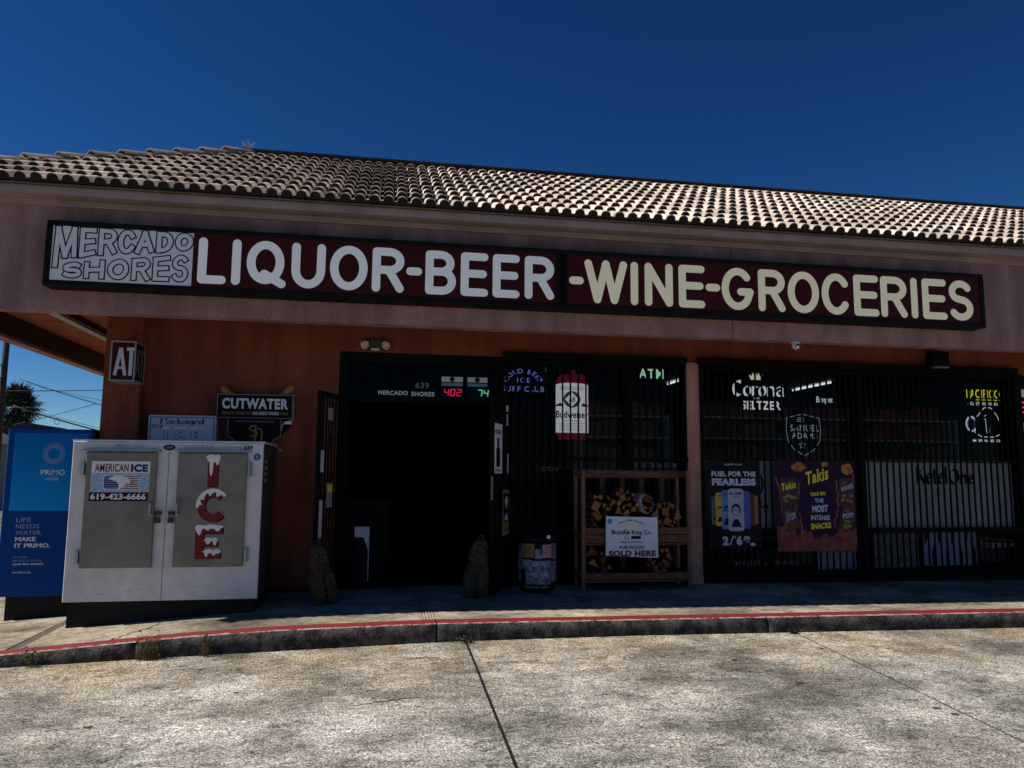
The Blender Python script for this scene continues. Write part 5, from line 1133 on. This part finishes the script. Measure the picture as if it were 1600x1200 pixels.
Ys = 0.13
t = thing('beer_can_sign', 'lit Budweiser beer can sign behind the window bars', 'beer sign', (2.2, Ys, 1.7))
x0, x1, z0, z1 = 2.008, 2.425, 1.69, 2.475
def canshape(m): return [(x0+m, z0+.10), (x0+.05+m, z0+m), (x1-.05-m, z0+m), (x1-m, z0+.10), (x1-m, z1-.13), (x1-.04-m, z1-.04), (x1-.07-m, z1-m), (x0+.07+m, z1-m), (x0+.04+m, z1-.04), (x0+m, z1-.13)]
B().slab(canshape(0), Ys, Ys+.03).build('can', 'backlit_red', t)
arcp = arc((x0+x1)/2, z0+.06, .20, .03, 180, 360, 12); arct = arc((x0+x1)/2, z1-.135, .20, .03, 0, 180, 12)
B().poly([(x0+.008, z0+.08), (x1-.008, z0+.08), (x1-.008, z1-.135)]+[(px, pz) for px, pz in arct]+[(x0+.008, z1-.135)], Ys-.002).build('label_print', 'backlit_white', t)
cx = (x0+x1)/2
b = B(); b.disc(cx, 2.17, .105, Ys-.004, 26, .10); b.build('seal_ring', 'ink_dim', t)
b = B(); b.poly([(cx-.085, 2.17), (cx, 2.085), (cx+.085, 2.17), (cx, 2.255)], Ys-.0055); b.build('seal', 'backlit_white', t)
b = B(); put_text(b, 'AB', cx-.04, cx+.04, 2.14, 2.20, Ys-.007, .02); put_text(b, 'Budweiser', x0+.012, x1-.012, 1.945, 2.03, Ys-.004, .025, 1.05); put_text(b, 'KING OF BEERS', cx-.11, cx+.11, 1.905, 1.922, Ys-.004, .02, 1.2)
for i in range(5): b.rect(x0+.05, x1-.05-.03*(i % 2), 1.80+.02*i, 1.804+.02*i, Ys-.004)
for i in range(4): b.rect(x0+.06, x1-.06, 2.285+.012*i, 2.288+.012*i, Ys-.004)
b.build('lettering', 'ink_black', t)
b = B(); b.poly([(x0+.008, 2.085), (x0+.10, 2.085), (x0+.07, 2.13), (x0+.008, 2.10)], Ys-.003); b.poly([(x1-.008, 2.085), (x1-.008, 2.10), (x1-.07, 2.13), (x1-.10, 2.085)], Ys-.003); b.build('ribbon', 'backlit_red', t)
B().slab([(cx-.03, z1+.001), (cx+.05, z1+.001), (cx+.04, z1+.05), (cx-.0, z1+.045)], Ys, Ys+.02).build('pull_tab', 'backlit_red', t)

def neon_text(b, string, x0, x1, z0, z1, Y, r, warp=None):
    """outline tubes round each letter"""
    vs, fs = text_geo(string, 0.03, 1.1); ax, bx = min(v[0] for v in vs), max(v[0] for v in vs); az, bz = min(v[1] for v in vs), max(v[1] for v in vs)
    ed = {}
    for f in fs:
        for i in range(len(f)):
            e = tuple(sorted((f[i], f[(i+1) % len(f)]))); ed[e] = ed.get(e, 0)+1
    for (i, j), c in ed.items():
        if c == 1:
            P = []
            for q in (i, j):
                u, w = (vs[q][0]-ax)/(bx-ax), (vs[q][1]-az)/(bz-az)
                P.append(warp(u, w) if warp else (x0+u*(x1-x0), z0+w*(z1-z0)))
            if (Vector(P[0])-Vector(P[1])).length > 1e-5: stroke(b, P, r, Y, 'butt')
t = thing('surf_club_neon', 'blue neon outline sign reading COLD BEER SURF CLUB', 'neon sign', (1.62, Ys, 2.24))
B().box(1.35, 1.89, Ys+.012, Ys+.02, 2.235, 2.55).build('backing', 'ink_black', t)
def arcw(u, w):
    a = R(168-156*u); r_ = .165+.062*w; return 1.62+r_*1.12*math.cos(a), 2.335+r_*.83*math.sin(a)
b = B(); put_text(b, 'COLD BEER', 0, 0, 0, 0, Ys, .0, 1.25, warp=arcw); put_text(b, 'SURF CLUB', 1.37, 1.875, 2.25, 2.315, Ys, .0, 1.2); put_text(b, 'ICE', 1.55, 1.70, 2.36, 2.415, Ys, .0, 1.3); b.build('neon_tube', 'neon_blue', t)
t = thing('atm_neon', 'pale green ATM letters lit in the window', 'neon sign', (3.24, Ys, 2.45))
b = B(); put_text(b, 'ATM', 3.06, 3.375, 2.45, 2.57, Ys, .02, 1.2); b.build('neon_tube', 'neon_green', t); B().box(3.06, 3.43, Ys+.01, Ys+.02, 2.43, 2.60).build('backing', 'ink_black', t)
t = thing('seltzer_neon', 'lit Corona seltzer sign with a small crown', 'beer sign', (4.62, Ys, 2.1))
b = B(); put_pen(b, 'C', 4.27, 4.42, 2.27, 2.45, .045, Ys, nib=(.8, .6), serif=False); put_pen(b, 'orona', 4.41, 4.97, 2.27, 2.46, .032, Ys, nib=(.85, .5), serif=False); put_text(b, 'SELTZER', 4.39, 4.91, 2.095, 2.205, Ys, .03, 1.1); b.build('lettering', 'neon_white', t)
b = B(); b.poly([(4.52, 2.47), (4.66, 2.47), (4.685, 2.54), (4.645, 2.515), (4.63, 2.56), (4.60, 2.52), (4.59, 2.57), (4.575, 2.52), (4.545, 2.56), (4.535, 2.515), (4.495, 2.54)], Ys); put_text(b, 'HARD', 4.55, 4.63, 2.225, 2.25, Ys, .0, 1.2); b.build('crown', 'neon_cream', t) if 'neon_cream' in MATS else (mat('neon_cream', (.05, .05, .04), .4, emit=(1, .98, .75), estr=.45), b.build('crown', 'neon_cream', t))
t = thing('shield_beer_sign', 'outlined shield sign reading SAMUEL ADAMS in the window', 'beer sign', (5.2, Ys, 1.53))
sh = [(4.985, 2.0), (5.2, 2.05), (5.43, 2.0), (5.445, 1.83), (5.42, 1.70), (5.34, 1.60), (5.21, 1.53), (5.08, 1.60), (5.0, 1.70), (4.975, 1.83)]
B().slab([(x, z) for x, z in sh][::-1], Ys+.004, Ys+.02).build('shield', 'sign_black', t)
b = B()
for p, q in zip(sh, sh[1:]+sh[:1]): stroke(b, [p, q], .006, Ys, 'butt')
b.build('outline', 'neon_grey', t)
b = B(); put_text(b, 'SAMUEL', 5.03, 5.42, 1.835, 1.915, Ys, .0, 1.2); put_text(b, 'ADAMS', 5.05, 5.39, 1.74, 1.815, Ys, .0, 1.2); b.build('lettering', 'neon_grey', t)
b = B(); sp_ = [(5.185+.045*(1 if i % 2 == 0 else .42)*math.sin(math.pi*i/5), 1.66+.045*(1 if i % 2 == 0 else .42)*math.cos(math.pi*i/5)) for i in range(10)]
for p, q in zip(sp_, sp_[1:]+sp_[:1]): stroke(b, [p, q], .005, Ys-.001, 'butt')
for i in range(3): b.rect(5.10+.02*i, 5.22, 1.955+.022*i, 1.962+.022*i, Ys-.001)
b.build('star', 'neon_grey', t)
t = thing('banquet_sign', 'small white Banquet script hanging in the window', 'beer sign', (5.5, Ys, 2.1))
b = B(); put_text(b, 'Banquet', 5.40, 5.63, 2.18, 2.28, Ys, .01, 1.05, shear=.15); b.build('lettering', 'neon_white', t)
t = thing('coast_highway_sign', 'yellow and white outlined COAST HIGHWAY 1 beer sign', 'beer sign', (7.75, Ys, 1.72))
b = B(); put_text(b, 'PACIFICO', 7.55, 8.045, 2.31, 2.425, Ys, .015, 1.1); b.rect(7.66, 8.045, 2.283, 2.292, Ys); b.build('lettering', 'neon_yellow', t)
b = B(); put_text(b, 'COAST HIGHWAY', 7.56, 8.02, 2.215, 2.258, Ys, .02); put_text(b, 'IMPERIAL BEACH', 7.6, 8.03, 1.735, 1.768, Ys, .02)
for p, q in zip([(7.68, 2.06), (7.80, 2.185), (7.90, 2.185), (7.985, 2.08), (8.03, 1.95), (8.02, 1.84), (7.93, 1.80), (7.74, 1.80), (7.64, 1.86)], [(7.80, 2.185), (7.90, 2.185), (7.985, 2.08), (8.03, 1.95), (8.02, 1.84), (7.93, 1.80), (7.74, 1.80), (7.64, 1.86), (7.66, 1.93)]): stroke(b, [p, q], .010, Ys, 'butt')
for p, q in zip([(7.79, 2.07), (7.85, 2.10), (7.86, 1.86), (7.815, 1.86), (7.81, 2.04)], [(7.85, 2.10), (7.86, 1.86), (7.815, 1.86), (7.81, 2.04), (7.79, 2.03)]): stroke(b, [p, q], .007, Ys, 'butt')
b.build('outline', 'neon_white', t)
b = B(); b.disc(7.60, 1.97, .085, Ys+.006, 24, .105); b.build('round_picture', 'backlit_white', t); b = B(); b.disc(7.60, 1.965, .062, Ys+.003, 20, .08); b.build('round_picture', 'ink_sky', t); b = B(); b.poly([(7.575, 1.90), (7.625, 1.90), (7.63, 1.99), (7.60, 2.03), (7.57, 1.99)], Ys+.001); b.build('round_picture', 'ink_black', t)

# price displays hanging inside the doorway, shop name on the header glass
t = thing('shop_name_lettering', 'white MERCADO SHORES lettering on the glass over the doorway', 'window lettering', (.25, .045, 2.15))
b = B(); put_pen_words = ('MERCADO', 'SHORES'); put_text(b, 'MERCADO', -.075, .26, 2.165, 2.215, .045, .03, 1.1); put_text(b, 'SHORES', .30, .565, 2.158, 2.21, .045, .03, 1.1); b.build('lettering', 'ink_white', t)
b = B(); put_text(b, '639', .345, .50, 2.25, 2.315, .045, .0); b.build('lettering', 'ink_dim', t)
mat('display_top', (.30, .30, .31), .5, emit=(.7, .72, .78), estr=.16, col2=(.12, .12, .13), scale=6); mat('display_blue', (.10, .25, .40), .5, emit=(.2, .4, .6), estr=.1)
def seg_digits(b, string, x, z, w, h, Y, t_=.012, sh=.01):
    S7 = {'0': 'abcdef', '1': 'bc', '2': 'abged', '4': 'fgbc', '7': 'abc', '6': 'afgedc'}
    for ch in string:
        P = {'a': ((0, 1), (1, 1)), 'b': ((1, 1), (1, .5)), 'c': ((1, .5), (1, 0)), 'd': ((0, 0), (1, 0)), 'e': ((0, .5), (0, 0)), 'f': ((0, 1), (0, .5)), 'g': ((0, .5), (1, .5))}
        for q in S7[ch]:
            (a, c), (d, e) = P[q]; stroke(b, [(x+a*w+c*sh, z+c*h), (x+d*w+e*sh, z+e*h)], t_, Y, 'butt')
        x += w*1.55
for lab, x0, x1, dg, m_ in (('jackpot display with red digits 402 inside the doorway', .655, .925, '402', 'led_red'), ('jackpot display with green digits 74 inside the doorway', .965, 1.22, '74', 'led_green')):
    t = thing('jackpot_display', lab, 'display', ((x0+x1)/2, .3, 2.18), 'lottery jackpot displays')
    B().box(x0, x1, .30, .34, 2.18, 2.435).build('case', 'ink_black', t)
    B().rect(x0+.008, x1-.008, 2.365, 2.425, .298).build('picture', 'display_top', t); B().rect(x0+.008, x1-.008, 2.315, 2.352, .298).build('picture', 'display_blue', t)
    b = B(); b.disc((x0+x1)/2, 2.395, .03, .296, 14); b.build('emblem', 'ink_black', t)
    b = B(); seg_digits(b, dg, x0+.04 if len(dg) == 3 else x0+.13, 2.20, .048, .075, .296); b.build('digits', m_, t)

# beyond the right window: another doorway bay
t = thing('red_vending_banner', 'tall red and orange banner at the far right edge', 'banner', (8.32, .02, .8))
mat('banner_red', (.55, .03, .015), .5, col2=(.70, .14, .02), scale=2.5); B().box(8.205, 8.6, -.03, -.02, .83, 1.63).build('sheet', 'banner_red', t)
t = thing('price_display', 'display with a red digit 6 at the far right edge', 'display', (8.4, .0, 2.05))
B().box(8.16, 8.6, -.03, .0, 2.05, 2.45).build('case', 'ink_black', t); B().rect(8.17, 8.5, 2.32, 2.42, -.032).build('picture', 'display_top', t); b = B(); seg_digits(b, '6', 8.2, 2.12, .07, .13, -.033, .022); b.build('digits', 'led_red', t)
t = thing('white_notice', 'small white notice at the far right edge above the red banner', 'notice', (8.3, .0, 1.85)); B().box(8.175, 8.4, -.03, -.026, 1.87, 1.98).build('sheet', 'sign_white', t); b = B(); put_text(b, 'G', 8.215, 8.26, 1.90, 1.95, -.032, .0); b.build('lettering', 'ink_black', t)

# ---------------------------------------------------------------- inside: shelving, cartons, fluorescent tubes
rs = random.Random(21)
def shelf_unit(label, x0, x1, y, zs):
    t = thing('shop_shelf', label, 'shelf', ((x0+x1)/2, y, .02), 'shelving inside the shop')
    for z in zs: B().box(x0, x1, y, y+.4, z-.022, z).build('shelf_board', 'shelf_grey', t)
    for x in (x0, x1-.03): B().box(x, x+.03, y+.01, y+.4, .02, max(zs)+.02).build('upright', 'shelf_grey', t)
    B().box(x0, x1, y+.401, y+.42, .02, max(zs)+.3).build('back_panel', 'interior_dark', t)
    return t
cart = 0
ORD = ['first', 'second', 'third', 'fourth', 'fifth', 'sixth', 'seventh', 'eighth', 'ninth', 'tenth', 'eleventh', 'twelfth', 'thirteenth', 'fourteenth']
def cartons(x0, x1, y, z, h, m_, label):
    global cart
    x = x0+.04; k_ = 0
    while x < x1-.16:
        w = rs.uniform(.2, .34); hh = h*rs.uniform(.75, 1)
        if x+w > x1-.03: break
        o = B().bevbox(x, x+w-.012, y+.03+rs.uniform(0, .03), y+.34, z+.001, z+hh, .006).build('carton', m_, None)
        cart += 1; tag(o, label % ORD[k_], 'carton', 'cartons on the shop shelving'); x += w; k_ += 1
ZS = (.45, .9, 1.35, 1.80, 2.09)
for lab, x0, x1, y, m_, cl in (('grey shop shelving behind the window under the ATM neon', 2.62, 3.9, 1.3, 'carton_brown', 'brown carton, %%s from left on the %s shelf under the ATM neon'),
                           ('grey shop shelving behind the seltzer sign', 4.30, 5.75, 1.2, 'carton_brown', 'brown carton, %%s from left on the %s shelf behind the seltzer sign'),
                           ('grey shop shelving behind the bars left of the coast highway sign', 5.85, 8.3, 1.2, 'carton_red', 'red carton, %%s from left on the %s shelf before the coast highway sign')):
    shelf_unit(lab, x0, x1, y, ZS)
    for z, h, sn_ in ((1.35, .38, 'lowest visible'), (1.80, .24, 'middle'), (2.09, .2, 'top')): cartons(x0, x1, y, z, h, m_, cl % sn_)
for i, (x, y, lab) in enumerate(((2.3, 2.2, 'lit fluorescent tube seen above the beer can sign'), (4.6, 2.0, 'lit fluorescent tube seen beside the seltzer sign'), (7.05, 2.4, 'lit fluorescent tube seen above the shield sign'))):
    t = thing('ceiling_tube', lab, 'ceiling lamp', (x, y, 2.8))
    B().box(x-.06, x+.06, y, y+1.2, 2.80, 2.859).build('housing', 'camera_white', t)
    b = B(); b.tube([(x, y+.02, 2.775), (x, y+1.18, 2.775)], .016, 8); b.build('tube', 'tube_lit', t, True)
t = thing('shop_counter', 'dark counter with a pale board just inside the doorway', 'counter', (-.2, 1.0, .02))
B().box(-.5, .1, 1.0, 1.6, .02, .95).build('cabinet', 'interior_dark', t)
t = thing('floor_board_sign', 'pale blue board standing inside the doorway at left', 'sign', (-.2, .35, .02))
B().box(-.30, -.135, .35, .365, .05, .66).build('board', 'paper_white', t); b = B(); b.poly([(-.303, .045), (-.145, .045), (-.145, .40), (-.20, .545), (-.303, .545)], .348); b.build('print', 'ink_black', t)

# ---------------------------------------------------------------- weeds
def weed(label, x, y, z, h, n, spread, m1, m2, seed, kind='blade'):
    rs = random.Random(seed); t = thing('weed', label, 'weed', (x, y, z))
    for m_, k in ((m1, n), (m2, n//2)):
        b = B()
        for i in range(k):
            a = rs.uniform(0, 6.28); s_ = spread*rs.random(); hh = h*rs.uniform(.35, 1); px, py = x+rs.uniform(-.4, .4)*spread, y+rs.uniform(-.15, .15)*spread
            w = .0022; lean = Vector((math.cos(a)*s_, math.sin(a)*s_*.6, hh)); pts = [Vector((px, py, z))+Vector((lean.x*t_*t_, lean.y*t_*t_, lean.z*t_)) for t_ in (0, .33, .66, 1)]
            sd_ = Vector((-math.sin(a), math.cos(a), 0))*w
            if abs(sd_.x) < .5*w: sd_.x = w
            vs = []
            for j, p in enumerate(pts): q = sd_*(1-j/3.3); vs += [p-q, p+q]
            b.add(vs, [(0, 1, 3, 2), (2, 3, 5, 4), (4, 5, 7, 6)])
            if kind == 'leaf' or (rs.random() < .25 and m_ == m2):
                for j in range(5):
                    p = pts[1]+(pts[3]-pts[1])*rs.random(); d_ = Vector((rs.uniform(-1, 1), rs.uniform(-1, 1), rs.uniform(-.2, .8))).normalized()*rs.uniform(.012, .028); e_ = d_.cross(Vector((0, 1, 0))).normalized()*.006
                    b.add([p, p+d_*.5+e_, p+d_, p+d_*.5-e_], [(0, 1, 2, 3)])
        b.build('leaves' if m_ == m1 else 'stems', m_, t)
weed('bushy grass tuft growing at the kerb in front of the ice chest', -1.83, -2.02, kerb_bottom_z(-1.83), .27, 70, .20, 'weed_green', 'weed_dry', 1)
weed('tall dry seed stalks right of the bushy kerb grass', -1.38, -2.02, kerb_bottom_z(-1.38), .24, 12, .06, 'weed_dry', 'weed_green', 2, 'leaf')
weed('sparse dry weed at the kerb far left', -2.68, -2.02, kerb_bottom_z(-2.68), .16, 18, .09, 'weed_green', 'weed_dry', 3, 'leaf')
weed('low weed at the kerb end of the middle slab joint', .75, -2.03, kerb_bottom_z(.75), .05, 26, .09, 'weed_green', 'weed_dry', 4, 'leaf')
weed('small green weed at the kerb end of the right slab joint', 3.78, -2.03, kerb_bottom_z(3.78), .05, 30, .09, 'weed_green', 'weed_green', 5, 'leaf')
weed('silvery weed growing on the roof ridge', PX+.02, yr+.02, PZ+.05, .20, 26, .15, 'weed_grey', 'weed_grey', 6, 'leaf')

# ---------------------------------------------------------------- beyond the left end: palm, pole, wires, house
t = thing('palm_tree', 'shaggy fan palm beyond the water kiosk', 'palm tree', (-25.3, 49.6, -.8))
px_, py_, pz_ = -25.3, 49.6, 5.75
b = B(); b.tube([(px_-.15, py_, -.8), (px_, py_, 2), (px_, py_, pz_)], .34, 12, .28); b.build('trunk', 'bark', t, True)
rs = random.Random(4)
def fan(b, c, d, size, drop):
    d = d.normalized(); sd_ = d.cross(Vector((0, 0, 1))); sd_ = sd_.normalized() if sd_.length > .01 else Vector((1, 0, 0)); upv = sd_.cross(d)
    st_ = c+d*size*.55+Vector((0, 0, -drop*.2))
    b.add([c-sd_*.02, c+sd_*.02, st_+sd_*.012, st_-sd_*.012], [(0, 1, 2, 3)])
    for k in range(13):
        a = R(-100+200*k/12+rs.uniform(-6, 6)); l = size*.62*rs.uniform(.75, 1.05)*(1-.25*abs(k-6)/6)
        e = (d*math.cos(a)+sd_*math.sin(a))*l; w_ = (sd_*math.cos(a)-d*math.sin(a))*.045
        mid = st_+e*.6+upv*.02; tip = st_+e+Vector((0, 0, -drop*rs.uniform(.25, .5)))
        b.add([st_, mid+w_, tip, mid-w_], [(0, 1, 2, 3)])
gb, db = B(), B()
for i in range(150):
    a = rs.uniform(0, 6.28); el = R(rs.uniform(-38, 82)); d = Vector((math.cos(a)*math.cos(el), math.sin(a)*math.cos(el), math.sin(el))); fan(gb, Vector((px_, py_, pz_)), d, rs.uniform(1.4, 1.95), .5 if el < .5 else .25)
for i in range(120):
    a = rs.uniform(0, 6.28); el = R(rs.uniform(-80, -25)); d = Vector((math.cos(a)*math.cos(el), math.sin(a)*math.cos(el), math.sin(el))); fan(db, Vector((px_, py_, pz_-rs.uniform(.1, 1.2))), d, rs.uniform(1.2, 1.7), .5)
gb.build('crown', 'palm_green', t); db.build('dead_fronds', 'palm_dead', t)
t = thing('utility_pole', 'dark wooden utility pole at the left edge', 'utility pole', (-17.6, 30.0, -.8))
b = B(); b.tube([(-17.48, 30, -.8), (-17.48, 30, 10.5)], .15, 10, .12); b.build('pole', 'bark', t, True); b = B(); b.box(-18.4, -16.5, 29.9, 30.0, 9.3, 9.42); b.build('cross_arm', 'bark', t)
for z in (6.2, 5.6): B().box(-17.85, -17.48, 29.85, 29.9, z, z+.05).build('bracket', 'bark', t)
def wire(label, p, q, sag, r):
    p, q = Vector(p), Vector(q); pts = [p+(q-p)*i/16+Vector((0, 0, -sag*4*(i/16)*(1-i/16))) for i in range(17)]
    b = B(); b.tube(pts, r, 5); o = b.build('overhead_wire', 'wire', None, True); tag(o, label, 'wire', 'overhead wires at the left'); return pts
CAMP = Vector((0, -8.8, 1.25))
def at(x, y, Y):
    r_ = fwd+rt*((x-800)/1200)-up*((y-600)/1200); return CAMP+r_*((Y+8.8)/r_.y)
wire('level overhead wire crossing the palm crown', at(-40, 610, 34), at(260, 606, 34), .08, .022)
wire('overhead wire sloping down to the right from the palm top', at(30, 592, 34), at(260, 660, 34), .1, .022)
wire('thin overhead wire just under the level wire', at(60, 604, 35), at(260, 645, 35), .05, .012)
wire('overhead wire rising to the right from behind the kiosk top', at(20, 664, 33), at(149, 631, 33), .04, .016)
wire('thick lowest overhead cable sloping down to the right', at(20, 634, 33), at(260, 697, 33), .12, .035)
wire('thin wire beside the thick lowest cable', at(60, 644, 35), at(260, 690, 35), .1, .012)
t = thing('cable_loop', 'small round cable loop hanging from the lowest cable', 'cable', tuple(at(89, 652, 33)))
c0 = at(89, 658.5, 33); b = B(); b.tube([c0+Vector((.11*math.cos(a), 0, .15*math.sin(a))) for a in [2*math.pi*i/16 for i in range(17)]], .014, 5); b.build('loop', 'wire', t, True)
t = thing('far_house', 'grey house with a small window at the far left edge', 'house', (-23.5, 38, -.8))
B().box(-30, -21.75, 38, 44, -.8, 2.9).build('wall', 'house_wall', t); b = B(); b.add([(-30.4, 37.6, 2.9), (-21.5, 37.6, 2.9), (-21.5, 44.4, 2.9), (-30.4, 44.4, 2.9), (-27, 41, 4.3), (-24, 41, 4.3)], [(0, 1, 5, 4), (1, 2, 5), (2, 3, 4, 5), (3, 0, 4), (3, 2, 1, 0)]); b.build('roof', 'house_roof', t)
w = B().box(-22.35, -21.85, 37.96, 37.999, 1.7, 2.35).build('window', 'sign_grey', t); B().rect(-22.3, -21.9, 1.75, 2.3, 37.95).build('pane', 'ink_dark', w)
